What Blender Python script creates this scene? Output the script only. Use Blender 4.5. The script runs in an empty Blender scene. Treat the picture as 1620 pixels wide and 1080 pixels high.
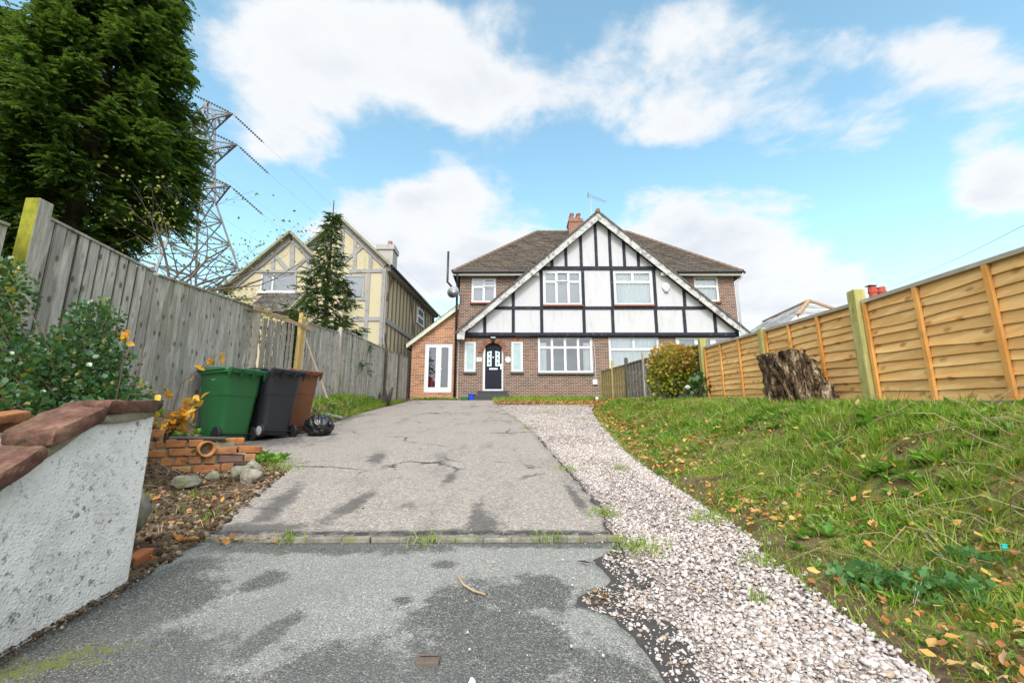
import bpy, math, random
import numpy as np
from mathutils import Vector, Matrix

R = math.radians
random.seed(11)
rng = np.random.default_rng(11)
SC = bpy.context.scene
COL = SC.collection

# ------------------------------------------------------------------ camera geometry (metres, camera at the origin)
PITCH = R(11.8)
FPX = 720.0


def ray(px, py):
    u = (px - 810) / FPX
    v = (540 - py) / FPX
    return u, math.cos(PITCH) - v * math.sin(PITCH), math.sin(PITCH) + v * math.cos(PITCH)


def atY(px, py, Y):
    x, y, z = ray(px, py)
    t = Y / y
    return Vector((x * t, Y, z * t))


def atX(px, py, X):
    x, y, z = ray(px, py)
    t = X / x
    return Vector((X, y * t, z * t))


# ------------------------------------------------------------------ node helpers
class NT:
    def __init__(self, name):
        self.m = bpy.data.materials.new(name)
        self.m.use_nodes = True
        self.t = self.m.node_tree
        self.t.nodes.clear()
        self.out = self.t.nodes.new('ShaderNodeOutputMaterial')

    def n(self, typ, ins=None, **props):
        nd = self.t.nodes.new('ShaderNode' + typ)
        for k, v in props.items():
            setattr(nd, k, v)
        for k, v in (ins or {}).items():
            s = nd.inputs[k]
            if isinstance(v, bpy.types.NodeSocket):
                self.t.links.new(v, s)
            else:
                s.default_value = v
        return nd

    def co(self, scale=(1, 1, 1), rot=(0, 0, 0), loc=(0, 0, 0)):
        tc = self.n('TexCoord')
        return self.n('Mapping', {'Vector': tc.outputs['Object'], 'Scale': scale, 'Rotation': rot, 'Location': loc}).outputs[0]

    def noise(self, vec, scale, detail=4, rough=.55, dist=0.0):
        return self.n('TexNoise', {'Vector': vec, 'Scale': scale, 'Detail': detail, 'Roughness': rough, 'Distortion': dist}).outputs['Fac']

    def voro(self, vec, scale, feature='F1', out='Distance', rnd=1.0):
        return self.n('TexVoronoi', {'Vector': vec, 'Scale': scale, 'Randomness': rnd}, feature=feature).outputs[out]

    def math(self, op, a, b=0.0, c=0.0, clamp=False):
        return self.n('Math', {0: a, 1: b, 2: c}, operation=op, use_clamp=clamp).outputs[0]

    def step(self, v, lo, hi):
        return self.n('MapRange', {'Value': v, 'From Min': lo, 'From Max': hi}, interpolation_type='SMOOTHSTEP').outputs[0]

    def mix(self, f, a, b, blend='MIX'):
        nd = self.n('Mix', data_type='RGBA', blend_type=blend, clamp_factor=True)
        for i, v in ((0, f), (6, a), (7, b)):
            if isinstance(v, bpy.types.NodeSocket):
                self.t.links.new(v, nd.inputs[i])
            else:
                nd.inputs[i].default_value = v if i == 0 else (*v[:3], 1)
        return nd.outputs[2]

    def ramp(self, f, stops, interp='LINEAR'):
        nd = self.n('ValToRGB', {'Fac': f})
        cr = nd.color_ramp
        cr.interpolation = interp
        while len(cr.elements) < len(stops):
            cr.elements.new(.5)
        for e, (p, c) in zip(cr.elements, stops):
            e.position = p
            e.color = (*c, 1) if len(c) == 3 else c
        return nd.outputs[0]

    def island(self):
        return self.n('NewGeometry').outputs['Random Per Island']

    def bump(self, h, strength=.5, dist=.01):
        return self.n('Bump', {'Height': h, 'Strength': strength, 'Distance': dist}).outputs[0]

    def pbr(self, col, rough=.8, normal=None, metal=0.0, spec=.3, **kw):
        ins = {'Base Color': col if isinstance(col, bpy.types.NodeSocket) else (*col[:3], 1), 'Roughness': rough,
               'Metallic': metal, 'Specular IOR Level': spec}
        if normal is not None:
            ins['Normal'] = normal
        ins.update(kw)
        return self.n('BsdfPrincipled', ins).outputs[0]

    def done(self, sh):
        self.t.links.new(sh, self.out.inputs[0])
        return self.m


def plain(name, col, rough=.5, metal=0.0, spec=.4, var=.12, scale=6, bump=.0):
    t = NT(name)
    v = t.co()
    nz = t.noise(v, scale, 5, .65)
    c = t.mix(nz, [x * (1 - var) for x in col], [min(1, x * (1 + var)) for x in col])
    nm = t.bump(t.noise(v, scale * 9, 3), bump, .004) if bump else None
    return t.done(t.pbr(c, rough, nm, metal, spec))


def leafmat(name, stops, rough=.45, trans=.3, spec=.35, tint=None):
    """leaves: each one takes its own colour; light also passes through"""
    t = NT(name)
    c = t.ramp(t.island(), stops)
    nz = t.noise(t.co(), 2.2, 3)
    c = t.mix(t.math('MULTIPLY', nz, .5), c, tint or [x * .6 for x in stops[0][1]])
    a = t.pbr(c, rough, None, 0, spec)
    b = t.n('BsdfTranslucent', {'Color': t.mix(.5, c, [.2, .3, .03])}).outputs[0]
    return t.done(t.n('MixShader', {0: trans, 1: a, 2: b}).outputs[0])


def uv_wall(t):
    """(x + y, z) in metres: bricks run along walls that face either axis"""
    tc = t.n('TexCoord')
    s = t.n('SeparateXYZ', {0: tc.outputs['Object']})
    u = t.math('ADD', s.outputs[0], s.outputs[1])
    return t.n('CombineXYZ', {0: u, 1: s.outputs[2], 2: 0.0}).outputs[0]


def brickmat(name, c1, c2, c3, mortar, bump=.5, soot=.3):
    t = NT(name)
    v = uv_wall(t)
    br = t.n('TexBrick', {'Vector': v, 'Color1': (*c1, 1), 'Color2': (*c2, 1), 'Mortar': (*mortar, 1), 'Scale': 1.0, 'Mortar Size': .010,
                          'Mortar Smooth': .15, 'Bias': 0.0, 'Brick Width': .225, 'Row Height': .075})
    cell = t.n('TexWhiteNoise', {'Vector': t.n('VectorMath', {0: v, 1: (.225, .075, 1)}, operation='SNAP').outputs[0]}, noise_dimensions='3D').outputs[0]
    big = t.noise(v, .9, 4, .6)
    patch = t.step(big, .5, .66)
    brickish = t.math('SUBTRACT', 1.0, br.outputs['Fac'])
    c = t.mix(t.math('MULTIPLY', t.step(cell, .35, .8), t.math('MULTIPLY', brickish, .85)), br.outputs[0], c3)
    c = t.mix(t.math('MULTIPLY', t.math('MULTIPLY', patch, brickish), .45), c, c2)
    fine = t.noise(v, 38, 4, .7)
    c = t.mix(t.math('MULTIPLY', fine, soot), c, [x * .35 for x in c1])
    h = t.math('ADD', brickish, t.math('MULTIPLY', fine, .3))
    return t.done(t.pbr(c, .9, t.bump(h, bump, .012), 0, .15))


# ------------------------------------------------------------------ mesh helpers
def origin_of(o):
    v = Vector((0, 0, 0))
    while o is not None:
        v += o.location
        o = o.parent
    return v


def tag(o, label=None, cat=None, group=None, kind=None):
    if label:
        o['label'] = label
    if cat:
        o['category'] = cat
    if group:
        o['group'] = group
    if kind:
        o['kind'] = kind
    return o


def thing(name, label, cat, loc=(0, 0, 0), group=None):
    o = bpy.data.objects.new(name, None)
    o.empty_display_size = .2
    COL.objects.link(o)
    o.location = loc
    return tag(o, label, cat, group)


class MB:
    def __init__(self):
        self.v = []
        self.f = []

    def add(self, vs, fs):
        o = len(self.v)
        self.v += [tuple(p) for p in vs]
        self.f += [tuple(i + o for i in f) for f in fs]
        return self

    def box(self, x0, x1, y0, y1, z0, z1):
        return self.add([(x0, y0, z0), (x1, y0, z0), (x1, y1, z0), (x0, y1, z0), (x0, y0, z1), (x1, y0, z1), (x1, y1, z1), (x0, y1, z1)],
                        [(0, 3, 2, 1), (4, 5, 6, 7), (0, 1, 5, 4), (1, 2, 6, 5), (2, 3, 7, 6), (3, 0, 4, 7)])

    def bar(self, p, q, w, h, up=(0, 0, 1)):
        """box from p to q; w across, h along up"""
        p, q = Vector(p), Vector(q)
        d = (q - p).normalized()
        s = d.cross(Vector(up))
        if s.length < 1e-4:
            s = d.cross(Vector((0, 1, 0)))
        s.normalize()
        u = s.cross(d).normalized()
        a, b = s * w / 2, u * h / 2
        return self.add([p - a - b, p + a - b, p + a + b, p - a + b, q - a - b, q + a - b, q + a + b, q - a + b],
                        [(0, 1, 2, 3), (7, 6, 5, 4), (0, 4, 5, 1), (1, 5, 6, 2), (2, 6, 7, 3), (3, 7, 4, 0)])

    def tube(self, pts, r, n=8, cap=True):
        pts = [Vector(p) for p in pts]
        rs = r if isinstance(r, (list, tuple)) else [r] * len(pts)
        o = len(self.v)
        ref = None
        for i, p in enumerate(pts):
            d = (pts[min(i + 1, len(pts) - 1)] - pts[max(i - 1, 0)])
            d.normalize()
            if ref is None:
                ref = d.orthogonal().normalized()
            s = d.cross(ref)
            if s.length < 1e-5:
                s = d.orthogonal()
            s.normalize()
            ref = s.cross(d).normalized()
            for k in range(n):
                a = 2 * math.pi * k / n
                self.v.append(tuple(p + (s * math.sin(a) + ref * math.cos(a)) * rs[i]))
        for i in range(len(pts) - 1):
            for k in range(n):
                a, b = o + i * n + k, o + i * n + (k + 1) % n
                self.f.append((a, b, b + n, a + n))
        if cap:
            self.f.append(tuple(o + k for k in reversed(range(n))))
            self.f.append(tuple(o + (len(pts) - 1) * n + k for k in range(n)))
        return self

    def prism(self, poly, vec):
        vec = Vector(vec)
        n = len(poly)
        return self.add([tuple(Vector(p)) for p in poly] + [tuple(Vector(p) + vec) for p in poly],
                        [tuple(range(n))[::-1], tuple(range(n, 2 * n))] + [(i, (i + 1) % n, n + (i + 1) % n, n + i) for i in range(n)])

    def loft(self, rings, cap=True):
        n = len(rings[0])
        o = len(self.v)
        for r in rings:
            self.v += [tuple(p) for p in r]
        for i in range(len(rings) - 1):
            for k in range(n):
                a, b = o + i * n + k, o + i * n + (k + 1) % n
                self.f.append((a, b, b + n, a + n))
        if cap:
            self.f.append(tuple(o + k for k in reversed(range(n))))
            self.f.append(tuple(o + (len(rings) - 1) * n + k for k in range(n)))
        return self

    def build(self, name, mat, parent=None, smooth=False, bevel=0.0, segs=2):
        o0 = origin_of(parent)
        me = bpy.data.meshes.new(name)
        me.from_pydata([(x - o0.x, y - o0.y, z - o0.z) for x, y, z in self.v], [], self.f)
        me.update()
        me.materials.append(mat)
        if smooth:
            for p in me.polygons:
                p.use_smooth = True
        ob = bpy.data.objects.new(name, me)
        COL.objects.link(ob)
        ob.parent = parent
        if bevel:
            b = ob.modifiers.new('bevel', 'BEVEL')
            b.width = bevel
            b.segments = segs
            b.limit_method = 'ANGLE'
        return ob


def top(mb, name, mat, label, cat, base=None, group=None, kind=None, **kw):
    """one-mesh thing whose origin sits at its base"""
    if base is None:
        a = np.array(mb.v)
        base = Vector((a[:, 0].mean(), a[:, 1].mean(), a[:, 2].min()))
    base = Vector(base)
    mb.v = [(x - base.x, y - base.y, z - base.z) for x, y, z in mb.v]
    o = mb.build(name, mat, None, **kw)
    o.location = base
    return tag(o, label, cat, group, kind)


def mesh_np(name, V, F, mat, parent=None, smooth=False):
    o0 = origin_of(parent)
    V = np.asarray(V, dtype=np.float32) - np.array(o0, dtype=np.float32)
    F = np.asarray(F, dtype=np.int32)
    k = F.shape[1]
    me = bpy.data.meshes.new(name)
    me.vertices.add(len(V))
    me.vertices.foreach_set('co', V.ravel())
    me.loops.add(F.size)
    me.loops.foreach_set('vertex_index', F.ravel())
    me.polygons.add(len(F))
    me.polygons.foreach_set('loop_start', np.arange(0, F.size, k, dtype=np.int32))
    if smooth:
        me.polygons.foreach_set('use_smooth', np.ones(len(F), dtype=bool))
    me.update(calc_edges=True)
    for m in (mat if isinstance(mat, list) else [mat]):
        me.materials.append(m)
    ob = bpy.data.objects.new(name, me)
    COL.objects.link(ob)
    ob.parent = parent
    return ob


def eul(yaw, pitch, roll):
    """N rotation matrices Rz(yaw) Rx(pitch) Ry(roll)"""
    cy, sy, cp, sp, cr, sr = np.cos(yaw), np.sin(yaw), np.cos(pitch), np.sin(pitch), np.cos(roll), np.sin(roll)
    N = len(cy)
    Z = np.zeros((N, 3, 3)); X = np.zeros((N, 3, 3)); Y = np.zeros((N, 3, 3))
    Z[:, 0, 0] = cy; Z[:, 0, 1] = -sy; Z[:, 1, 0] = sy; Z[:, 1, 1] = cy; Z[:, 2, 2] = 1
    X[:, 0, 0] = 1; X[:, 1, 1] = cp; X[:, 1, 2] = -sp; X[:, 2, 1] = sp; X[:, 2, 2] = cp
    Y[:, 1, 1] = 1; Y[:, 0, 0] = cr; Y[:, 0, 2] = sr; Y[:, 2, 0] = -sr; Y[:, 2, 2] = cr
    return Z @ X @ Y


def frames(d, spin):
    """N frames whose local y axis is d"""
    d = d / np.linalg.norm(d, axis=1, keepdims=True)
    a = np.where(np.abs(d[:, 2:3]) < .9, np.array([[0, 0, 1.]]), np.array([[1., 0, 0]]))
    s = np.cross(d, a); s /= np.linalg.norm(s, axis=1, keepdims=True)
    n = np.cross(s, d)
    c, q = np.cos(spin)[:, None], np.sin(spin)[:, None]
    s2, n2 = s * c + n * q, n * c - s * q
    return np.stack([s2, d, n2], axis=2)


def inst(tV, tF, pos, rot, scale):
    tV = np.asarray(tV, float); tF = np.asarray(tF, int)
    N = len(pos)
    sc = np.asarray(scale, float)
    if sc.ndim == 1:
        sc = sc[:, None]
    A = tV[None] * sc[:, None, :] if sc.shape[1] == 3 else tV[None] * sc[:, :, None]
    V = np.einsum('nij,nkj->nki', rot, A) + pos[:, None, :]
    F = tF[None] + (np.arange(N) * len(tV))[:, None, None]
    return V.reshape(-1, 3), F.reshape(-1, tF.shape[1])


def cat_np(parts):
    Vs, Fs, o = [], [], 0
    for V, F in parts:
        Vs.append(V); Fs.append(F + o); o += len(V)
    return np.concatenate(Vs), np.concatenate(Fs)


def vnoise(x, y, seed=0):
    """smooth value noise, vectorised, 0..1"""
    xi, yi = np.floor(x).astype(int), np.floor(y).astype(int)
    fx, fy = x - xi, y - yi
    fx, fy = fx * fx * (3 - 2 * fx), fy * fy * (3 - 2 * fy)

    def h(a, b):
        n = np.sin(a * 127.1 + b * 311.7 + seed * 74.7) * 43758.5453
        return n - np.floor(n)
    return (h(xi, yi) * (1 - fx) + h(xi + 1, yi) * fx) * (1 - fy) + (h(xi, yi + 1) * (1 - fx) + h(xi + 1, yi + 1) * fx) * fy


def fbm(x, y, seed=0, o=4):
    s, a, t = 0, 1, 0
    for i in range(o):
        s = s + a * vnoise(x * 2 ** i + 17 * i, y * 2 ** i - 9 * i, seed + i)
        t += a
        a *= .5
    return s / t


# ------------------------------------------------------------------ the lie of the land
def zd(Y):                                       # the drive
    return np.interp(Y, [-60, -5, 1.5, 2.66, 6.7, 21.5, 40, 300], [-2.4, -1.75, -.72, -.54, -.06, 1.70, 2.6, 3.0])


def zl(Y):                                       # along the left fence
    return np.interp(Y, [-60, 0, 2, 4, 5.6, 6.2, 7.8, 8.6, 12.3, 20, 21.5, 40, 300], [-2.4, -.5, -.05, .3, .28, .1, .25, .5, 1.02, 1.68, 1.72, 2.6, 3.0])


def zr(Y):                                       # along the right fence
    return np.interp(Y, [-60, -3, 0, 3, 8, 15, 21.5, 40, 300], [-2.4, -.35, -.06, .15, .56, 1.14, 1.70, 2.6, 3.0])


def xL(Y):
    return np.interp(Y, [-5, 2.2, 2.7, 3.5, 4.5, 5.3, 6.0, 7.9, 8.6, 9.1, 11.6, 14.8, 18.5, 20, 30], [-1.68, -1.68, -1.7, -1.9, -2.17, -2.6, -4.3, -4.3, -3.6, -3.66, -3.97, -4.25, -4.4, -4.5, -4.6])


def xR(Y):                                       # broken right edge of the asphalt
    return np.interp(Y, [-5, 1.0, 1.54, 1.75, 1.9, 2.0, 2.08, 2.19, 2.41, 2.56, 2.62, 2.9, 3.46, 4.22, 5.21, 7.24, 10.1, 16.85, 18, 20.8, 30],
                     [.75, .55, .45, .42, .37, .24, .28, .44, .40, .52, .56, .54, .57, .54, .49, .39, .14, -.58, -.62, -.7, -.7])


def xG(Y):                                       # right edge of the gravel
    return np.interp(Y, [-5, 1.6, 2.1, 2.9, 3.7, 5.5, 9.4, 13.3, 16.5, 20, 30], [1.4, 1.34, 1.31, 1.38, 1.39, 1.42, 1.85, 2.37, 3.1, 4.0, 4.2])


def sm(s):
    s = np.clip(s, 0, 1)
    return s * s * (3 - 2 * s)


def gz(x, Y):
    x, Y = np.asarray(x, float), np.asarray(Y, float)
    z = zd(Y)
    wl = np.interp(Y, [1.9, 2.3, 4.6, 5.6, 6, 20], [.3, 1.9, 1.9, 1.2, .3, .45])
    s = np.clip((xL(Y) - x) / wl, 0, 1)
    left = zd(Y) + (zl(Y) - zd(Y)) * sm(s) ** np.interp(Y, [2.2, 2.6, 5.6, 6.2], [1.3, 2.6, 2.6, 1.3])
    left += (fbm(x * 3, Y * 3, 3) - .5) * .10 * np.clip((xL(Y) - x) / .3, 0, 1)
    s = (x - xG(Y)) / np.maximum(3.0 - xG(Y), .5)
    prof = .12 * np.clip(s / .3, 0, 1) + .88 * sm((s - .24) / .70)
    right = zd(Y) + (zr(Y) - zd(Y)) * np.clip(prof, 0, 1)
    right += ((fbm(x * 2.2, Y * 2.2, 8) - .55) * .17 + (fbm(x * 1.5 + 3, Y * 1.5, 19, 2) - .5) * .14 + (fbm(x * 8, Y * 8, 5) - .5) * .05) * np.clip((x - xG(Y)) / .5, 0, 1) * np.interp(Y, [0, 15, 20], [1, .6, 0]) * np.interp(x, [3.2, 3.7], [1, .25])
    return np.where(x < xL(Y), left, np.where(x > xG(Y), right, z))


def g(x, y):
    return float(gz(np.array([x]), np.array([y]))[0])

# ------------------------------------------------------------------ ground
def m_soil():
    t = NT('soil')
    v = t.co()
    a = t.noise(v, 3.5, 6, .7)
    b = t.noise(v, 60, 4, .7)
    c = t.ramp(a, [(.3, (.05, .034, .022)), (.5, (.105, .07, .042)), (.72, (.20, .145, .09))])
    c = t.mix(t.step(b, .52, .75), c, (.20, .15, .095))
    c = t.mix(t.math('MULTIPLY', t.step(t.voro(v, 45), .16, .05), .7), c, (.25, .21, .16))
    # moss and creeping green on the right bank
    xx = t.n('SeparateXYZ', {0: v}).outputs[0]
    gm = t.math('MULTIPLY', t.step(xx, 1.35, 1.7), t.step(t.noise(v, 7, 6, .75), .40, .58))
    c = t.mix(t.math('MULTIPLY', gm, .8), c, t.mix(t.noise(v, 30, 4), (.09, .13, .018), (.24, .26, .06)))
    h = t.math('ADD', a, t.math('MULTIPLY', b, .6))
    return t.done(t.pbr(c, .95, t.bump(h, .9, .03), 0, .1))


def blob(t, xy, cx, cy, rx, ry, rot=0.0):
    """1 at the centre of an ellipse on the ground, 0 at its rim"""
    mp = t.n('Mapping', {'Vector': xy, 'Location': (cx, cy, 0), 'Rotation': (0, 0, rot), 'Scale': (rx, ry, 1e6)}, vector_type='TEXTURE').outputs[0]
    ln = t.n('VectorMath', {0: mp}, operation='LENGTH').outputs['Value']
    return t.math('SUBTRACT', 1.0, ln)


def m_asphalt_low():
    t = NT('asphalt_apron')
    v = t.co()
    agg = t.voro(v, 250, 'F1', 'Color')
    agg = t.n('SeparateColor', {0: agg}).outputs[0]
    base = t.ramp(agg, [(0, (.115, .118, .112)), (.55, (.205, .203, .185)), (.9, (.27, .262, .235)), (1, (.44, .42, .38))])
    dark = t.ramp(agg, [(0, (.022, .023, .022)), (.6, (.062, .064, .058)), (.9, (.12, .12, .105)), (1, (.26, .25, .22))])
    m = None
    for e in [(-.08, 1.72, .34, .47, .15), (.12, 2.1, .12, .2, .2), (-.5, 1.5, .35, .26, 0), (-1.58, 1.95, .36, .50, -.25), (-1.25, 1.55, .42, .30, 0), (-.87, 1.78, .06, .17, -.3),
              (-1.1, 2.19, .10, .10, .6), (-.33, 2.36, .07, .05, 0), (-.44, 2.03, .05, .035, 0), (-.31, 2.03, .06, .04, 0), (-1.0, 2.56, .8, .10, 0), (.1, 2.6, .7, .06, 0), (.33, 1.5, .16, .2, 0), (.36, 2.02, .1, .1, 0)]:
        b = blob(t, v, *e)
        m = b if m is None else t.math('MAXIMUM', m, b)
    wob = t.math('MULTIPLY', t.math('SUBTRACT', t.noise(v, 6, 8, .74), .5), 2.5)
    wob2 = t.math('MULTIPLY', t.math('SUBTRACT', t.noise(v, 90, 3, .6), .5), .8)
    m = t.math('ADD', t.math('ADD', m, wob), wob2)
    k = t.math('MULTIPLY', t.step(m, -.12, .30), .84)
    c = t.mix(k, base, dark)
    big = t.noise(v, 2.3, 5, .6)
    c = t.mix(t.math('MULTIPLY', t.step(big, .45, .7), .35), c, (.11, .115, .105))
    moss = t.math('MULTIPLY', t.step(t.math('ADD', blob(t, v, -1.5, 1.63, .32, .11, .5), t.math('MULTIPLY', t.math('SUBTRACT', t.noise(v, 26, 6, .75), .5), 4.2)), .35, .9), .8)
    c = t.mix(moss, c, (.12, .13, .022))
    h = t.math('ADD', t.voro(v, 150), t.math('MULTIPLY', t.noise(v, 12, 4), .5))
    return t.done(t.pbr(c, t.math('SUBTRACT', .88, t.math('MULTIPLY', k, .2)), t.bump(h, .55, .006), 0, .25))


def m_asphalt_up():
    t = NT('asphalt_drive')
    v = t.co()
    agg = t.n('SeparateColor', {0: t.voro(v, 95, 'F1', 'Color')}).outputs[0]
    base = t.ramp(agg, [(0, (.12, .104, .09)), (.45, (.235, .207, .18)), (.85, (.325, .288, .25)), (1, (.44, .395, .345))])
    base = t.mix(t.math('MULTIPLY', t.noise(v, 1.1, 5, .6), .5), base, (.29, .255, .22))
    st = t.noise(t.co((1.6, .42, 1)), 1.5, 6, .68)
    wear = t.math('MULTIPLY', t.step(st, .50, .72), .55)
    c = t.mix(wear, base, (.085, .082, .078))
    m = None
    for e in [(-.22, 3.0, .07, .55, .0), (-.15, 2.85, .12, .28, .1), (-1.12, 3.3, .09, .55, -.08), (-1.62, 3.3, .10, .9, .25), (-1.5, 2.82, .42, .14, 0), (-.5, 2.74, 1.4, .07, 0), (-.55, 4.2, .07, .35, 0),
              (.47, 3.5, .05, .5, .03), (-3.6, 6.6, .9, .9, 0), (-1.5, 5.2, .12, .5, .2), (-3.9, 10, .25, 2.4, -.08)]:
        b = blob(t, v, *e)
        m = b if m is None else t.math('MAXIMUM', m, b)
    edge = t.math('ADD', m, t.math('MULTIPLY', t.math('SUBTRACT', t.noise(v, 8, 7, .75), .5), 2.6))
    c = t.mix(t.math('MULTIPLY', t.step(edge, -.1, .62), .74), c, (.06, .058, .055))
    # cracks: warped cell borders, kept only in patches, and mossy in places
    wv = t.n('VectorMath', {0: v, 1: t.n('VectorMath', {0: t.n('TexNoise', {'Vector': v, 'Scale': 2.2, 'Detail': 5}).outputs['Color'], 1: (.6, .6, .6)}, operation='MULTIPLY').outputs[0]}, operation='ADD').outputs[0]
    cr = t.voro(wv, .75, 'DISTANCE_TO_EDGE')
    keep = t.step(t.noise(v, .8, 3), .50, .62)
    crack = t.math('MULTIPLY', t.step(cr, .022, .006), keep)
    c = t.mix(t.math('MULTIPLY', crack, .85), c, (.02, .019, .018))
    far = t.n('SeparateXYZ', {0: v}).outputs[1]
    rub = t.math('MULTIPLY', t.step(t.math('ABSOLUTE', t.math('SUBTRACT', far, 2.735)), .07, .01), t.step(t.noise(v, 13, 6, .75), .42, .54))
    c = t.mix(t.math('MULTIPLY', rub, .85), c, (.03, .028, .025))
    moss = t.math('MULTIPLY', t.step(t.noise(v, 5.5, 5, .7), .62, .74), t.step(t.math('ABSOLUTE', t.math('SUBTRACT', far, 2.75)), .14, .02))
    c = t.mix(moss, c, (.15, .17, .03))
    h = t.math('SUBTRACT', t.math('ADD', t.voro(v, 95), t.math('MULTIPLY', t.noise(v, 12, 4), .6)), t.math('MULTIPLY', crack, 3))
    return t.done(t.pbr(c, .9, t.bump(h, .5, .007), 0, .2))


def m_gravelbase():
    t = NT('gravel_fines')
    v = t.co()
    cc = t.n('SeparateColor', {0: t.voro(v, 62, 'F1', 'Color')}).outputs[0]
    c = t.ramp(cc, [(0, (.15, .12, .10)), (.3, (.31, .265, .235)), (.7, (.45, .40, .365)), (1, (.56, .52, .48))])
    gap = t.step(t.voro(v, 62, 'DISTANCE_TO_EDGE'), .10, .02)
    c = t.mix(t.math('MULTIPLY', gap, .8), c, (.13, .10, .08))
    big = t.noise(t.co((1.6, .7, 1)), 1.4, 5, .65)
    c = t.mix(t.math('MULTIPLY', t.step(big, .5, .68), .6), c, (.24, .185, .15))
    return t.done(t.pbr(c, .9, t.bump(t.math('SUBTRACT', 1.0, t.voro(v, 62)), .9, .015), 0, .15))


M_SOIL = m_soil()
xs = np.unique(np.concatenate([np.array([-400, -200, -100, -50, -25, -14, -9]), np.arange(-6.5, 6.5, .06), np.array([6.5, 7.5, 9, 14, 25, 50, 100, 200, 400])]))
ys = np.unique(np.concatenate([np.array([-300, -100, -40, -15, -6, -2, -.5, .3]), np.arange(.8, 22.5, .06), np.array([23, 25, 28, 32, 40, 60, 100, 200, 400, 900])]))
GX, GY = np.meshgrid(xs, ys)
GZ = gz(GX, GY)
inner = (GX > xL(GY) + .02) & (GX < np.where(GY < 18.0, xG(GY), xR(GY)) - .05) & (GY < 20.8)
GZ = np.where(inner, GZ - np.where(GX > xR(GY), np.interp(GY, [15.5, 18], [.05, 0]), .05), GZ)
V = np.stack([GX, GY, GZ], -1).reshape(-1, 3)
nx, ny = len(xs), len(ys)
I = (np.arange(ny - 1)[:, None] * nx + np.arange(nx - 1)[None, :]).ravel()
tag(mesh_np('ground', V, np.stack([I, I + 1, I + 1 + nx, I + nx], 1), M_SOIL, smooth=True), kind='structure', label='dark soil of the verges and banks on both sides of the drive')


def sheet(name, mat, Y0, Y1, dy, fl, fr, cols, off, rough, skirt, label, crown=0.0):
    Ys = np.arange(Y0, Y1 + 1e-6, dy)
    s = np.linspace(0, 1, cols)
    L, Rr = fl(Ys), fr(Ys)
    X = L[:, None] + (Rr - L)[:, None] * s[None]
    Yg = np.repeat(Ys[:, None], cols, 1)
    Z = zd(Yg) + off + (fbm(X * 1.3, Yg * 1.3, 2) - .5) * rough + (fbm(X * 9, Yg * 9, 4) - .5) * rough * .35
    if skirt:                                     # broken edge: the slab has a thickness
        X = np.concatenate([X[:, :1] - .01, X, X[:, -1:] + .012], 1)
        Yg = np.concatenate([Yg[:, :1], Yg, Yg[:, -1:]], 1)
        Z = np.concatenate([Z[:, :1] - skirt, Z, Z[:, -1:] - skirt], 1)
        X = np.concatenate([X[:1], X, X[-1:]], 0)
        Yg = np.concatenate([Yg[:1] - .004, Yg, Yg[-1:] + .004], 0)
        Z = np.concatenate([Z[:1] - skirt, Z, Z[-1:] - skirt], 0)
    r, c = X.shape
    I = (np.arange(r - 1)[:, None] * c + np.arange(c - 1)[None]).ravel()
    return tag(mesh_np(name, np.stack([X, Yg, Z], -1).reshape(-1, 3), np.stack([I, I + 1, I + 1 + c, I + c], 1), mat), kind='structure', label=label)


def ragged(f, a, seed):
    return lambda Y: f(Y) + (fbm(Y * 5, Y * 0 + seed, seed) - .5) * a + (fbm(Y * 26, Y * 0 + 3, seed + 1) - .5) * a * .45


def hole_edge(Y):
    return ragged(xR, .05, 5)(Y)


sheet('apron', m_asphalt_low(), -3, 2.635, .02, ragged(lambda Y: xL(Y) + .0, .05, 9), hole_edge, 40, -.010, .014, .05, 'lower grey asphalt apron with dark worn patches')
sheet('drive', m_asphalt_up(), 2.69, 20.9, .04, ragged(lambda Y: xL(Y) - .02, .14, 12), ragged(xR, .10, 15), 44, .0, .02, .045, 'upper cracked pale asphalt drive rising to the house')
M_GRAVB = m_gravelbase()
sheet('gravel_bed', M_GRAVB, -3, 16.9, .05, lambda Y: xR(Y) - .25, lambda Y: xG(Y) + .10, 30, -.028, .03, 0, 'strip of pale crushed stone beside the asphalt drive')

# dark crumbled asphalt lying between the broken edge and the stones
M_CRUMB = plain('crumbled_asphalt', (.05, .047, .044), .9, 0, .2, .45, 40, .5)
sheet('broken_asphalt', M_CRUMB, 1.0, 11, .04, lambda Y: xR(Y) - .1, ragged(lambda Y: xR(Y) + np.interp(Y, [1.3, 1.75, 2.2, 2.5, 2.6, 2.75, 4, 6, 11], [.08, .20, .20, .10, .03, .05, .06, .04, .02]), .08, 22), 12, -.018, .03, 0, 'dark crumbled asphalt along the broken drive edge')
# kerb edging
t = NT('kerb_concrete')
v = t.co()
c = t.ramp(t.noise(v, 9, 6, .7), [(.3, (.07, .065, .05)), (.5, (.17, .16, .125)), (.7, (.30, .285, .23))])
c = t.mix(t.step(t.noise(v, 5, 4), .55, .68), c, (.16, .17, .05))
M_KERB = t.done(t.pbr(c, .9, t.bump(t.noise(v, 50, 4), .6, .006)))
kb = MB()
kx = -1.68
while kx < .56:
    l = min(.915, .60 - kx)
    for q in range(6):
        a, b = kx + .004 + (l - .008) * q / 6, kx + .004 + (l - .008) * (q + 1) / 6
        za = -.5365 + random.uniform(-.002, .002)
        kb.box(a, b, 2.642 + .02 * math.sin(a * 2), 2.684 + .02 * math.sin(a * 2), -.62, za + .003 * math.sin(a * 5))
    kx += l
tag(kb.build('kerb', M_KERB, None, bevel=.006), kind='structure', label='thin mossy concrete edging strip across the drive')

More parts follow.
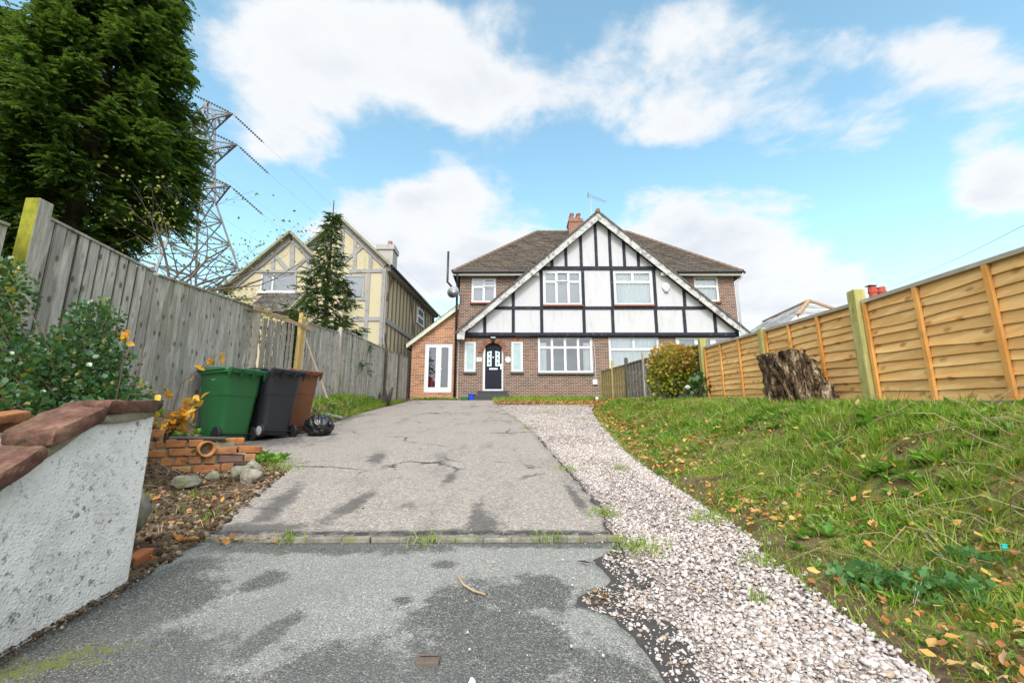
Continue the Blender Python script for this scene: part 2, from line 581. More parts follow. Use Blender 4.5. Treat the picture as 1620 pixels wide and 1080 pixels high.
# ------------------------------------------------------------------ gravel stones
t = NT('white_stones')
c = t.ramp(t.island(), [(0, (.20, .15, .115)), (.12, (.34, .25, .18)), (.24, (.31, .26, .235)), (.55, (.49, .44, .41)), (.8, (.61, .565, .535)), (1, (.24, .21, .195))])
c = t.mix(t.math('MULTIPLY', t.noise(t.co(), 70, 3), .35), c, (.40, .35, .31))
M_STONES = t.done(t.pbr(c, .75, None, 0, .25))
ico = [(0, 0, 1)] + [(.894 * math.cos(a), .894 * math.sin(a), .447) for a in np.arange(5) * 2 * math.pi / 5] + \
      [(.894 * math.cos(a), .894 * math.sin(a), -.447) for a in (np.arange(5) + .5) * 2 * math.pi / 5] + [(0, 0, -1)]
icoF = [(0, 1 + k, 1 + (k + 1) % 5) for k in range(5)] + [(1 + k, 6 + k, 1 + (k + 1) % 5) for k in range(5)] + \
       [(1 + (k + 1) % 5, 6 + k, 6 + (k + 1) % 5) for k in range(5)] + [(11, 6 + (k + 1) % 5, 6 + k) for k in range(5)]
parts = []
for n, ya, yb, s0, s1 in ((40000, 1.2, 3.2, .0030, .0140), (34000, 3.2, 6.5, .0048, .0135), (15000, 6.5, 12, .0085, .018), (5000, 12, 17, .012, .022)):
    Y = ya + (yb - ya) * rng.random(n)
    e0, e1 = xR(Y) + .03, xG(Y) + .05
    u = rng.random(n)
    X = e0 + (e1 - e0) * u
    # thinner next to the broken edge and along the worn wheel line, bigger stones towards the bank
    keep = (rng.random(n) < np.clip((X - e0) / np.interp(Y, [1.5, 2.4, 2.7, 8], [.30, .25, .10, .06]), .30, 1)) & (rng.random(n) < 1.05 - .6 * (fbm(X * 3.2, Y * 1.4, 31) > .56))
    X, Y, u = X[keep], Y[keep], u[keep]
    N = len(X)
    sz = s0 + (s1 - s0) * rng.random(N) ** 3.6 * (.7 + .5 * u)
    S = np.stack([sz * (.8 + .7 * rng.random(N)), sz * (.7 + .5 * rng.random(N)), sz * (.32 + .33 * rng.random(N))], 1)
    P = np.stack([X, Y, zd(Y) - .022 + S[:, 2] * .7 + rng.random(N) * .008], 1)
    jit = np.array(ico) * (1 + .0)
    V, F = inst(jit, icoF, P, eul(rng.random(N) * 6.28, rng.normal(0, .35, N), rng.normal(0, .35, N)), S)
    V = V + rng.normal(0, 1, V.shape) * np.repeat(sz, 12)[:, None] * .13
    parts.append((V, F))
# stray stones on the asphalt and in the verge
N = 120
Y = 1.3 + 6 * rng.random(N) ** 1.5
X = xR(Y) - .02 - np.abs(rng.normal(0, .28, N))
S = np.stack([np.full(N, 1.)] * 3, 1) * (.002 + .004 * rng.random(N))[:, None]
V, F = inst(ico, icoF, np.stack([X, Y, zd(Y) + .0], 1), eul(rng.random(N) * 6.28, rng.random(N), rng.random(N)), S)
parts.append((V, F))
N = 40
Y = 1.4 + 9 * rng.random(N) ** 1.4
X = xG(Y) + np.abs(rng.normal(0, .10, N))
S = np.stack([np.full(N, 1.)] * 3, 1) * (.005 + .007 * rng.random(N))[:, None]
V, F = inst(ico, icoF, np.stack([X, Y, gz(X, Y) + .003], 1), eul(rng.random(N) * 6.28, rng.random(N), rng.random(N)), S)
parts.append((V, F))
V, F = cat_np(parts)
tag(mesh_np('gravel', V, F, M_STONES), label='loose pale crushed stones covering the strip beside the drive', cat='gravel', kind='stuff')

# ------------------------------------------------------------------ grass, weeds, dead stalks and fallen leaves
M_GRASS = leafmat('grass_blades', [(0, (.14, .25, .02)), (.35, (.22, .38, .03)), (.70, (.34, .48, .05)), (.86, (.46, .52, .09)), (.95, (.56, .50, .20)), (1, (.60, .52, .30))], .5, .5, tint=(.17, .26, .03))
M_WEED = leafmat('broad_weeds', [(0, (.08, .21, .026)), (.4, (.14, .33, .036)), (.8, (.22, .43, .055)), (1, (.34, .48, .09))], .42, .42, tint=(.10, .24, .03))
M_DEAD = leafmat('fallen_leaves', [(0, (.12, .055, .025)), (.25, (.32, .13, .04)), (.5, (.52, .22, .05)), (.7, (.62, .36, .08)), (.85, (.50, .37, .21)), (1, (.70, .46, .07))], .65, .2, tint=(.22, .10, .04))
M_STRAW = leafmat('straw', [(0, (.24, .17, .09)), (.5, (.40, .31, .19)), (1, (.52, .44, .31))], .7, .1, tint=(.22, .15, .08))

bladeV = [(-.5, 0, 0), (.5, 0, 0), (-.42, .10, .42), (.42, .10, .42), (-.28, .30, .78), (.28, .30, .78), (0, .58, 1.0)]
bladeF = [(0, 1, 3), (0, 3, 2), (2, 3, 5), (2, 5, 4), (4, 5, 6)]
leafV = [(0, 0, 0), (-.30, .30, .05), (.30, .30, .05), (-.34, .58, .03), (.34, .58, .03), (0, .5, -.05), (0, 1.0, -.10)]   # long along y, folded on its rib
leafF = [(0, 2, 5), (0, 5, 1), (1, 5, 3), (5, 2, 4), (3, 5, 6), (5, 4, 6)]


def bank_points(n, ya, yb, seed):
    q = np.random.default_rng(seed)
    Y = ya + (yb - ya) * q.random(n) ** 1.35
    hi = np.interp(Y, [0, 4.6, 21], [3.62, 3.62, 4.05]) + .02
    lo = xG(Y) - .06
    X = lo + (hi - lo) * q.random(n)
    return X, Y, q


parts = []
X, Y, q = bank_points(235000, 1.1, 18.5, 41)
clump = fbm(X * 2.6, Y * 2.6, 51)
s = (X - xG(Y)) / 1.6
p = np.clip((clump - .30) * 5.0, .22, 1) * np.clip(.55 + s * 2.2, .18, 1) * np.where((s > .35) & (s < .8), .75, 1.0)
keep = q.random(len(X)) < p
X, Y, clump = X[keep], Y[keep], clump[keep]
N = len(X)
yaw = q.random(N) * 6.28
L = (.03 + .085 * q.random(N) ** 2.0) * (.55 + .85 * clump) * np.interp(Y, [2, 10, 18], [.95, 1.0, .9]) * np.interp((X - xG(Y)), [0, .35, .8], [.5, .55, 1])
W = (.0030 + .0042 * q.random(N)) * np.interp(Y, [2, 6, 18], [1, 1.4, 2.6])
V, F = inst(bladeV, bladeF, np.stack([X, Y, gz(X, Y) - .006], 1), eul(yaw, q.normal(.15, .75, N), q.normal(0, .5, N)), np.stack([W, L, L], 1))
parts.append((V, F))


def patch(n, fx, fy, lmin, lmax, seed, w=.006):
    q = np.random.default_rng(seed)
    X, Y = fx(q.random(n), q), fy(q.random(n), q)
    L = lmin + (lmax - lmin) * q.random(n)
    return inst(bladeV, bladeF, np.stack([X, Y, gz(X, Y) - .005], 1), eul(q.random(n) * 6.28, q.normal(.1, .45, n), q.normal(0, .3, n)), np.stack([np.full(n, w), L, L], 1))


# along the house front, the left verge and small tufts
parts.append(patch(5200, lambda u, q: -.8 + 4.9 * u, lambda u, q: 21.42 - 2.6 * q.random(5200) ** 2, .08, .26, 61, .016))
parts.append(patch(1500, lambda u, q: -4.6 + 2.0 * u, lambda u, q: 21.4 - .28 * u, .04, .14, 62, .012))


def verge(n, seed):
    q = np.random.default_rng(seed)
    Y = 8.6 + 10.5 * q.random(n)
    X = xL(Y) - .02 - (4.5 + xL(Y)).clip(.1) * q.random(n)
    L = .05 + .13 * q.random(n)
    return inst(bladeV, bladeF, np.stack([X, Y, gz(X, Y) - .005], 1), eul(q.random(n) * 6.28, q.normal(.1, .45, n), q.normal(0, .3, n)), np.stack([np.full(n, .010), L, L], 1))


parts.append(verge(6500, 63))
for tx, ty, r, n in ((.66, 2.52, .07, 130), (.60, 3.1, .06, 90), (.53, 4.6, .08, 90), (1.22, 3.0, .07, 110), (1.2, 2.35, .04, 60), (1.05, 4.6, .05, 60), (.3, 8.5, .12, 90), (.05, 11, .15, 90), (1.0, 2.0, .02, 25),
                     (-2.5, 4.95, .12, 190), (-2.25, 4.6, .10, 170), (-2.35, 3.55, .06, 50), (-2.2, 3.2, .06, 40), (-1.9, 3.0, .05, 40), (-2.55, 3.3, .05, 50), (-1.2, 2.62, .04, 40), (.2, 2.615, .05, 40), (-.45, 2.61, .05, 50), (-3.0, 3.6, .1, 60), (1.55, 10.4, .15, 120), (1.0, 12.5, .15, 80)):
    parts.append(patch(n, lambda u, q: tx + q.normal(0, r, n), lambda u, q: ty + q.normal(0, r * .8, n), .02, .075, int(tx * 100) % 97 + n, .005))
# thick tufts that give the bank its lumps
q = np.random.default_rng(66)
for k in range(620):
    ty = 1.5 + 12 * q.random() ** 1.5
    lo = float(xG(ty)) + .35
    tx = lo + (3.55 - lo) * q.random() ** .8
    n = int(q.integers(28, 60))
    r = q.uniform(.03, .085)
    a, rr_ = q.random(n) * 6.283, r * np.sqrt(q.random(n))
    X, Y = tx + rr_ * np.cos(a), ty + rr_ * np.sin(a)
    L = q.uniform(.05, .13) * (.5 + .7 * q.random(n))
    W = (.0035 + .004 * q.random(n)) * np.interp(ty, [2, 6, 18], [1, 1.4, 2.4])
    parts.append(inst(bladeV, bladeF, np.stack([X, Y, gz(X, Y) - .004], 1), eul(a - 1.57, np.abs(q.normal(0, .3, n)) - rr_ / r * .55, q.normal(0, .25, n)), np.stack([W, L, L], 1)))
V, F = cat_np(parts)
tag(mesh_np('grass', V, F, M_GRASS), label='rough green grass growing over the bank and verges', cat='grass', kind='stuff')

# broad leaved weeds in rosettes
parts = []
X, Y, q = bank_points(7500, 1.2, 17, 43)
keep = q.random(len(X)) < np.clip((fbm(X * 1.5 + 5, Y * 1.5, 77) - .40) * 4, .16, .8) * np.clip((X - xG(Y)) * 2.2, .05, 1)
X, Y = X[keep], Y[keep]
for x, y in zip(X, Y):
    n = q.integers(5, 10)
    L = (.035 + .085 * q.random() ** 2) * np.interp(y, [2, 10], [.85, 1.2]) * (1.3 if (x > 2.2 and y < 6) else 1)
    ya = q.random() * 6.28 + np.arange(n) * 6.28 / n + q.normal(0, .2, n)
    wd = L * q.uniform(.16, .42)
    V, F = inst([(a / .34 * .5, b, c) for a, b, c in leafV], leafF, np.repeat([[x, y, g(x, y) + .004]], n, 0) + q.normal(0, .006, (n, 3)), eul(ya, q.uniform(.25, 1.0, n), q.normal(0, .25, n)),
                np.stack([np.full(n, wd), L * q.uniform(.6, 1.1, n), np.full(n, L)], 1))
    parts.append((V, F))
q = np.random.default_rng(71)
for k in range(230):                               # left verge, house front, bed
    if k < 90:
        y = 8.7 + 10 * q.random(); x = float(xL(y)) - .05 - .6 * q.random()
    elif k < 140:
        x = -.6 + 4.5 * q.random(); y = 21.35 - .6 * q.random() ** 2
    elif k < 165:
        x = -4.5 + 2 * q.random(); y = 21.3 - .2 * q.random()
    elif k < 205:
        x = -4.2 + 1.2 * q.random(); y = 4.4 + 1.0 * q.random()
    else:
        x = -2.72 + q.normal(0, .09); y = 5.15 + q.normal(0, .08)
    n = q.integers(5, 9)
    L = q.uniform(.04, .10) if k > 165 else q.uniform(.07, .17)
    ya = q.random() * 6.28 + np.arange(n) * 6.28 / n
    parts.append(inst([(a / .34 * .5, b, c) for a, b, c in leafV], leafF, np.repeat([[x, y, g(x, y) + .01]], n, 0), eul(ya, q.uniform(.3, 1.1, n), q.normal(0, .25, n)), np.stack([np.full(n, L * .5), np.full(n, L), np.full(n, L)], 1)))
V, F = cat_np(parts)
tag(mesh_np('weeds', V, F, M_WEED), label='low broad leaved weeds scattered over the grass bank', cat='weeds', kind='stuff')

# dead stalks and straw
mb = MB()
q = np.random.default_rng(81)
for k in range(1000):
    y = 1.8 + 9 * q.random() ** 1.8
    x = float(xG(y)) + .25 + (3.3 - float(xG(y))) * (q.random() ** .8)
    if fbm(np.array([x * 1.7]), np.array([y * 1.7]), 91)[0] < .47 and q.random() < .8:
        continue
    a, L = q.random() * 6.28, q.uniform(.10, .42)
    if q.random() < .5:
        a = q.normal(-2.2, .5)
    z = g(x, y)
    p0 = Vector((x, y, z + .01))
    up = q.uniform(.1, .75)
    d = Vector((math.cos(a), math.sin(a), up)) * L
    p1 = p0 + d * .5 + Vector((0, 0, .03 * q.random()))
    p2 = p0 + d - Vector((0, 0, L * .45 * q.random()))
    p2.z = max(p2.z, g(p2.x, p2.y) + .008)
    r = q.uniform(.0012, .0030)
    mb.tube([p0, p0 + d * .25 + Vector((q.normal(0, .008), q.normal(0, .008), 0)), p1, p2], [r, r, r * .8, r * .4], 4, False)
tag(mb.build('dead_stalks', M_STRAW), label='dry pale stalks tangled in the grass on the bank', cat='dead stalks', kind='stuff')

# fallen leaves
dl = [(0, 0, 0), (-.26, .22, .06), (.24, .26, .05), (-.38, .52, .10), (.36, .55, .12), (0, .5, .0), (-.2, .75, .10), (.2, .78, .06), (0, 1.0, .16)]
dlF = [(0, 2, 5), (0, 5, 1), (1, 5, 3), (5, 2, 4), (3, 5, 6), (5, 4, 7), (6, 5, 8), (5, 7, 8)]
X, Y, q = bank_points(24000, 1.2, 17, 45)
keep = q.random(len(X)) < np.clip(1.25 - np.abs((X - xG(Y)) - .35) * 1.2, .16, 1) * np.clip((fbm(X * 2, Y * 2, 14) - .3) * 3.2, .1, 1) * np.interp(Y, [2, 9, 17], [1, .8, .3])
X, Y = X[keep], Y[keep]
Z = gz(X, Y) + .018 + .035 * q.random(len(X))
q = np.random.default_rng(93)
n = 2600
hx, hy = -.7 + 5.0 * q.random(n), 21.35 - 4.3 * q.random(n) ** .9
hx2, hy2 = 2.6 + 1.4 * q.random(500), 14.5 + 5 * q.random(500)
n2 = 240
vy = 2.3 + 2.2 * q.random(n2); vx = xL(vy) - .02 - 1.0 * q.random(n2) ** 1.5
n3 = 150
wy = 8.4 + 10 * q.random(n3); wx = xL(wy) + .1 - .7 * q.random(n3)
n4 = 60
ky = 2.58 + q.normal(0, .02, n4); kx = -1.75 + .55 * q.random(n4) ** 1.6
n5 = 26
ay = 1.5 + 5 * q.random(n5); ax = -1.5 + 1.9 * q.random(n5)
n6 = 26
by = 2.03 + q.normal(0, .03, n6); bx = .37 + q.normal(0, .035, n6)
X = np.concatenate([X, hx, hx2, vx, wx, kx, ax, bx]); Y = np.concatenate([Y, hy, hy2, vy, wy, ky, ay, by])
Z = np.concatenate([Z, gz(hx, hy) + .015 + .03 * q.random(n), gz(hx2, hy2) + .02, gz(vx, vy) + .02, gz(wx, wy) + .03, zd(ky) + .01 + .015 * q.random(n4), zd(ay) + .008, zd(by) + .0])
N = len(X)
L = (.016 + .046 * q.random(N) ** 1.7) * np.interp(Y, [2, 8, 20], [.85, 1.25, 1.9])
L[-n5 - n6:] *= .6
V, F = inst(dl, dlF, np.stack([X, Y, Z], 1), eul(q.random(N) * 6.28, q.normal(0, 1, N) * np.interp(Y, [15, 18], [.40, .9]), q.normal(0, 1, N) * np.interp(Y, [15, 18], [.45, .8])), np.stack([L * q.uniform(.7, 1.1, N), L, L * q.uniform(.3, 2.2, N)], 1))
tag(mesh_np('fallen_leaves', V, F, M_DEAD), label='orange and brown fallen leaves strewn over the verges', cat='fallen leaves', kind='stuff')

# crumbs of earth and grit on the bare soil
q = np.random.default_rng(97)
n = 5200
cy_ = 2.25 + 2.4 * q.random(n)
cx_ = xL(cy_) + .03 - 1.5 * q.random(n) ** 1.3
cy_[:600] = 1.45 + .8 * q.random(600)
cx_[:600] = -1.672 + .06 * q.random(600) ** 2.5
S = (.004 + .016 * q.random(n) ** 3)[:, None] * (.6 + .7 * q.random((n, 3)))
S[:600] *= .42
V, F = inst(ico, icoF, np.stack([cx_, cy_, gz(cx_, cy_) + S[:, 2] * .3], 1), eul(q.random(n) * 6.28, q.random(n), q.random(n)), S)
t = NT('soil_crumb_colours')
c = t.ramp(t.island(), [(0, (.03, .02, .013)), (.5, (.085, .058, .036)), (.85, (.16, .12, .08)), (.95, (.30, .25, .19)), (1, (.38, .16, .08))])
tag(mesh_np('soil_crumbs', V, F, t.done(t.pbr(c, .95, None, 0, .1))), label='crumbs of dark earth and grit on the bare soil', cat='soil crumbs', kind='stuff')
mb = MB()
for k in range(150):
    y = 2.3 + 2.2 * q.random(); x = float(xL(y)) - .05 - 1.2 * q.random() ** 1.4
    a, L = q.random() * 6.28, q.uniform(.04, .16)
    p = Vector((x, y, g(x, y) + .008))
    e = Vector((x + L * math.cos(a), y + L * math.sin(a), 0)); e.z = g(e.x, e.y) + .012 + .03 * q.random()
    mb.tube([p, p.lerp(e, .5) + Vector((0, 0, .012)), e], [.002, .002, .001], 4, False)
tag(mb.build('twig_litter', M_STRAW), label='short dry twigs lying on the bare soil left of the drive', cat='twig litter', kind='stuff')

# ------------------------------------------------------------------ building materials
M_BRICK = brickmat('brown_brick', (.155, .082, .062), (.22, .10, .067), (.055, .04, .038), (.44, .385, .31), soot=.36)
M_BRICK2 = brickmat('orange_brick', (.37, .14, .055), (.44, .18, .07), (.17, .06, .035), (.50, .42, .33), soot=.22)
M_BRICK3 = brickmat('chimney_brick', (.26, .09, .055), (.32, .125, .07), (.15, .06, .042), (.40, .33, .26), soot=.3)


def m_stucco(name, col, stain, amt=.5):
    t = NT(name)
    v = t.co()
    st = t.noise(t.co((2.4, 2.4, .55)), 1.6, 6, .7)
    c = t.mix(t.math('MULTIPLY', t.step(st, .5, .78), amt), col, stain)
    sp = t.step(t.noise(v, 11, 5, .75), .66, .74)
    c = t.mix(t.math('MULTIPLY', sp, amt * .7), c, [x * .55 for x in stain])
    return t.done(t.pbr(c, .9, t.bump(t.noise(v, 38, 5, .7), .35, .006), 0, .2))


M_STUCCO = m_stucco('white_render', (.47, .47, .48), (.32, .315, .30), .5)
M_CREAM = m_stucco('cream_render', (.46, .41, .27), (.29, .255, .17), .8)


def m_paintwood(name, col, bare, amt, scale=(1, 1, 1)):
    t = NT(name)
    v = t.co(scale)
    fl = t.step(t.noise(v, 5.5, 7, .75), .56 - amt * .1, .64)
    fl2 = t.step(t.noise(v, 26, 5, .7), .6, .7)
    m = t.math('MAXIMUM', t.math('MULTIPLY', fl, .8 * amt + .1), t.math('MULTIPLY', fl2, amt * .8))
    c = t.mix(m, col, bare)
    c = t.mix(t.math('MULTIPLY', t.noise(v, 2.0, 4), .3), c, [x * .6 for x in col])
    return t.done(t.pbr(c, .75, t.bump(t.math('ADD', fl2, fl), .2, .004), 0, .25))


M_TIMBER = m_paintwood('dark_timber_paint', (.018, .020, .030), (.16, .16, .17), .3)
M_BARGE = m_paintwood('flaking_white_paint', (.50, .49, .475), (.13, .12, .11), 1.2)
M_FASCIA = m_paintwood('fascia_white', (.62, .61, .59), (.33, .31, .28), .3)
M_CREAMPAINT = m_paintwood('cream_board_paint', (.58, .59, .46), (.26, .29, .15), .45)
M_OAK = m_paintwood('weathered_oak', (.30, .295, .285), (.15, .14, .125), .7)
M_OAKDARK = m_paintwood('weathered_studs', (.17, .135, .095), (.10, .085, .065), .5)
M_UPVC = plain('white_plastic', (.58, .58, .58), .28, 0, .45, .03)
M_BLACKPL = plain('black_plastic', (.014, .014, .016), .35, 0, .4, .2)
M_NAVY = plain('navy_door', (.008, .009, .018), .5, 0, .2, .15)
M_CHROME = plain('polished_metal', (.75, .75, .76), .2, 1.0, .5, .05)
M_GREYMET = plain('grey_metal', (.34, .35, .36), .45, .6, .5, .12)
M_LEADSILL = plain('dark_sill', (.10, .10, .09), .6, 0, .3, .25)
M_TILESILL = plain('red_tile_sill', (.20, .08, .05), .8, 0, .2, .3)
M_STEP = plain('dark_step', (.045, .045, .05), .75, 0, .3, .4, 20, .3)
M_NET = plain('net_curtain', (.74, .77, .77), .95, 0, .1, .05)
M_BLIND = plain('pale_blind', (.40, .41, .435), .9, 0, .1, .05)
M_ROOMDARK = plain('dim_room', (.16, .165, .175), .95, 0, .1, .35, 2)
M_ROOMBLACK = plain('dark_room', (.05, .058, .055), .95, 0, .1, .5, 3)
M_FROST = plain('frosted_glass', (.30, .40, .40), .35, 0, .5, .25, 5)
M_FROSTDOOR = plain('etched_door_glass', (.44, .54, .55), .3, 0, .5, .12, 14)
M_RED = plain('red_cloth', (.42, .03, .04), .9, 0, .1, .3, 5)
M_CREAMPLQ = plain('cream_plaque', (.72, .66, .52), .55, 0, .3, .08)
M_INK = plain('grey_lettering', (.10, .10, .10), .6, 0, .3, .05)


def m_glass():
    t = NT('window_glass')
    fr = t.n('Fresnel', {'IOR': 1.5}).outputs[0]
    fac = t.math('ADD', t.math('MULTIPLY', fr, 1.6), .05)
    tr = t.n('BsdfTransparent', {'Color': (.86, .9, .9, 1)}).outputs[0]
    gl = t.n('BsdfGlossy', {'Color': (.95, .97, 1, 1), 'Roughness': .02}).outputs[0]
    return t.done(t.n('MixShader', {0: fac, 1: tr, 2: gl}).outputs[0])


M_GLASS = m_glass()


def m_tiles(name, c0, c1, moss, mossamt):
    t = NT(name)
    v = t.co()
    c = t.ramp(t.island(), [(0, [x * .7 for x in c0]), (.5, c0), (1, c1)])
    br = t.n('TexBrick', {'Vector': uv_wall(t), 'Color1': (1, 1, 1, 1), 'Color2': (.55, .55, .55, 1), 'Mortar': (.25, .25, .25, 1), 'Scale': 1.0, 'Mortar Size': .006, 'Brick Width': .17, 'Row Height': 50.0}).outputs[0]
    c = t.mix(.8, c, br, 'MULTIPLY')
    n1 = t.noise(v, 1.1, 7, .7)
    n2 = t.noise(v, 16, 4, .7)
    c = t.mix(t.math('MULTIPLY', t.step(n2, .48, .7), .6), c, (.30, .28, .24))
    z = t.n('SeparateXYZ', {0: v}).outputs[2]
    mk = t.math('MULTIPLY', t.step(t.math('ADD', n1, t.math('MULTIPLY', t.math('SUBTRACT', n2, .5), .5)), .60, .74), mossamt)
    if mossamt:
        up = t.step(z, 9.9, 12.2)
        mk = t.math('MAXIMUM', mk, t.math('MULTIPLY', up, t.step(t.math('ADD', n1, t.math('MULTIPLY', n2, .3)), .58, .72)))
    c = t.mix(mk, c, moss)
    return t.done(t.pbr(c, .95, t.bump(n2, .5, .02), 0, .15))


M_TILES = m_tiles('mossy_brown_tiles', (.095, .074, .058), (.15, .12, .095), (.165, .155, .022), .75)
M_TILES2 = m_tiles('dark_tiles', (.10, .09, .085), (.15, .14, .13), (.15, .15, .03), .3)
M_TILES3 = m_tiles('pale_grey_tiles', (.46, .47, .48), (.56, .57, .58), (.3, .3, .3), 0)
M_RIDGE = plain('ridge_tile', (.36, .24, .14), .9, 0, .2, .3, 5, .3)
M_RIDGE2 = plain('brown_ridge_tile', (.17, .12, .09), .9, 0, .2, .4, 5, .3)


def courses(mb, a0, a1, b0, b1, gauge=.115, lift=.022, under=.05, skip=None):
    """tile courses on the slope whose bottom edge runs a0-a1 and top edge b0-b1; every tile row overlaps the one below"""
    a0, a1, b0, b1 = map(Vector, (a0, a1, b0, b1))
    n = max(1, int(((b0 + b1) / 2 - (a0 + a1) / 2).length / gauge))
    nor = (a1 - a0).cross(b0 - a0).normalized()
    if nor.z < 0:
        nor = -nor
    tw = .17
    for i in range(n):
        f0, f1 = i / n, min(1, (i + 1.25) / n)
        L0, R0, L1, R1 = a0.lerp(b0, f0), a1.lerp(b1, f0), a0.lerp(b0, f1), a1.lerp(b1, f1)
        m = max(1, int((R0 - L0).length / (tw * 3)))
        for k in range(m):
            h = lift + random.uniform(-.006, .006)
            s0, s1 = k / m, (k + 1) / m
            if skip and skip(L0.lerp(R0, (s0 + s1) / 2)):
                continue
            p = [L0.lerp(R0, s0) + nor * h, L0.lerp(R0, s1) + nor * (h + random.uniform(-.004, .004)), L1.lerp(R1, s1) + nor * .002, L1.lerp(R1, s0) + nor * .002]
            q = [p[0] - nor * .02, p[1] - nor * .02]
            mb.add([*p, *q], [(0, 1, 2, 3), (4, 5, 1, 0), (4, 0, 3), (5, 2, 1)])
    if not skip:
        mb.add([a0 - nor * under, a1 - nor * under, b1 - nor * under, b0 - nor * under], [(0, 3, 2, 1)])
    return mb


def wall_holes(mb, x0, x1, zb, ztop, holes, y, depth, extra=()):
    """front face in the plane y = const from zb up to ztop(x), with openings and their reveals.
    holes: (xa, xb, za, zb) or (xa, xb, za, f) with f(x) the curved head"""
    xs = {x0, x1, *extra}
    for h in holes:
        xs |= {h[0], h[1]}
        if callable(h[3]):
            xs |= {h[0] + (h[1] - h[0]) * k / 14 for k in range(15)}
    xs = sorted(x for x in xs if x0 - 1e-6 <= x <= x1 + 1e-6)
    for a, b in zip(xs, xs[1:]):
        if b - a < 1e-6:
            continue
        m = (a + b) / 2
        hs = sorted([h for h in holes if h[0] < m < h[1]], key=lambda h: h[2])
        la, lb = zb, zb
        for h in hs:
            mb.add([(a, y, la), (b, y, lb), (b, y, h[2]), (a, y, h[2])], [(0, 1, 2, 3)])
            if callable(h[3]):
                la, lb = h[3](a), h[3](b)
                mb.add([(a, y, la), (b, y, lb), (b, y + depth, lb), (a, y + depth, la)], [(0, 3, 2, 1)])
            else:
                la = lb = h[3]
        mb.add([(a, y, la), (b, y, lb), (b, y, ztop(b)), (a, y, ztop(a))], [(0, 1, 2, 3)])
    for h in holes:
        if callable(h[3]):
            t0, t1 = h[3](h[0]), h[3](h[1])
        else:
            t0 = t1 = h[3]
            mb.add([(h[0], y, t0), (h[1], y, t0), (h[1], y + depth, t0), (h[0], y + depth, t0)], [(0, 3, 2, 1)])
        mb.add([(h[0], y, h[2]), (h[0], y, t0), (h[0], y + depth, t0), (h[0], y + depth, h[2])], [(0, 3, 2, 1)])
        mb.add([(h[1], y, h[2]), (h[1], y, t1), (h[1], y + depth, t1), (h[1], y + depth, h[2])], [(0, 1, 2, 3)])
        mb.add([(h[0], y, h[2]), (h[1], y, h[2]), (h[1], y + depth, h[2]), (h[0], y + depth, h[2])], [(0, 1, 2, 3)])
    return mb


def wavy(mb, x0, x1, z0, z1, y, amp, wl, ph=0.0):
    n = max(6, int((x1 - x0) / wl * 7))
    vs = []
    for k in range(n + 1):
        x = x0 + (x1 - x0) * k / n
        yy = y + amp * (math.sin((x - x0) / wl * 6.283 + ph) + .5 * math.sin((x - x0) / wl * 2.3 * 6.283 + ph * 2))
        vs += [(x, yy, z0), (x, yy, z1)]
    return mb.add(vs, [(2 * k, 2 * k + 2, 2 * k + 3, 2 * k + 1) for k in range(n)])


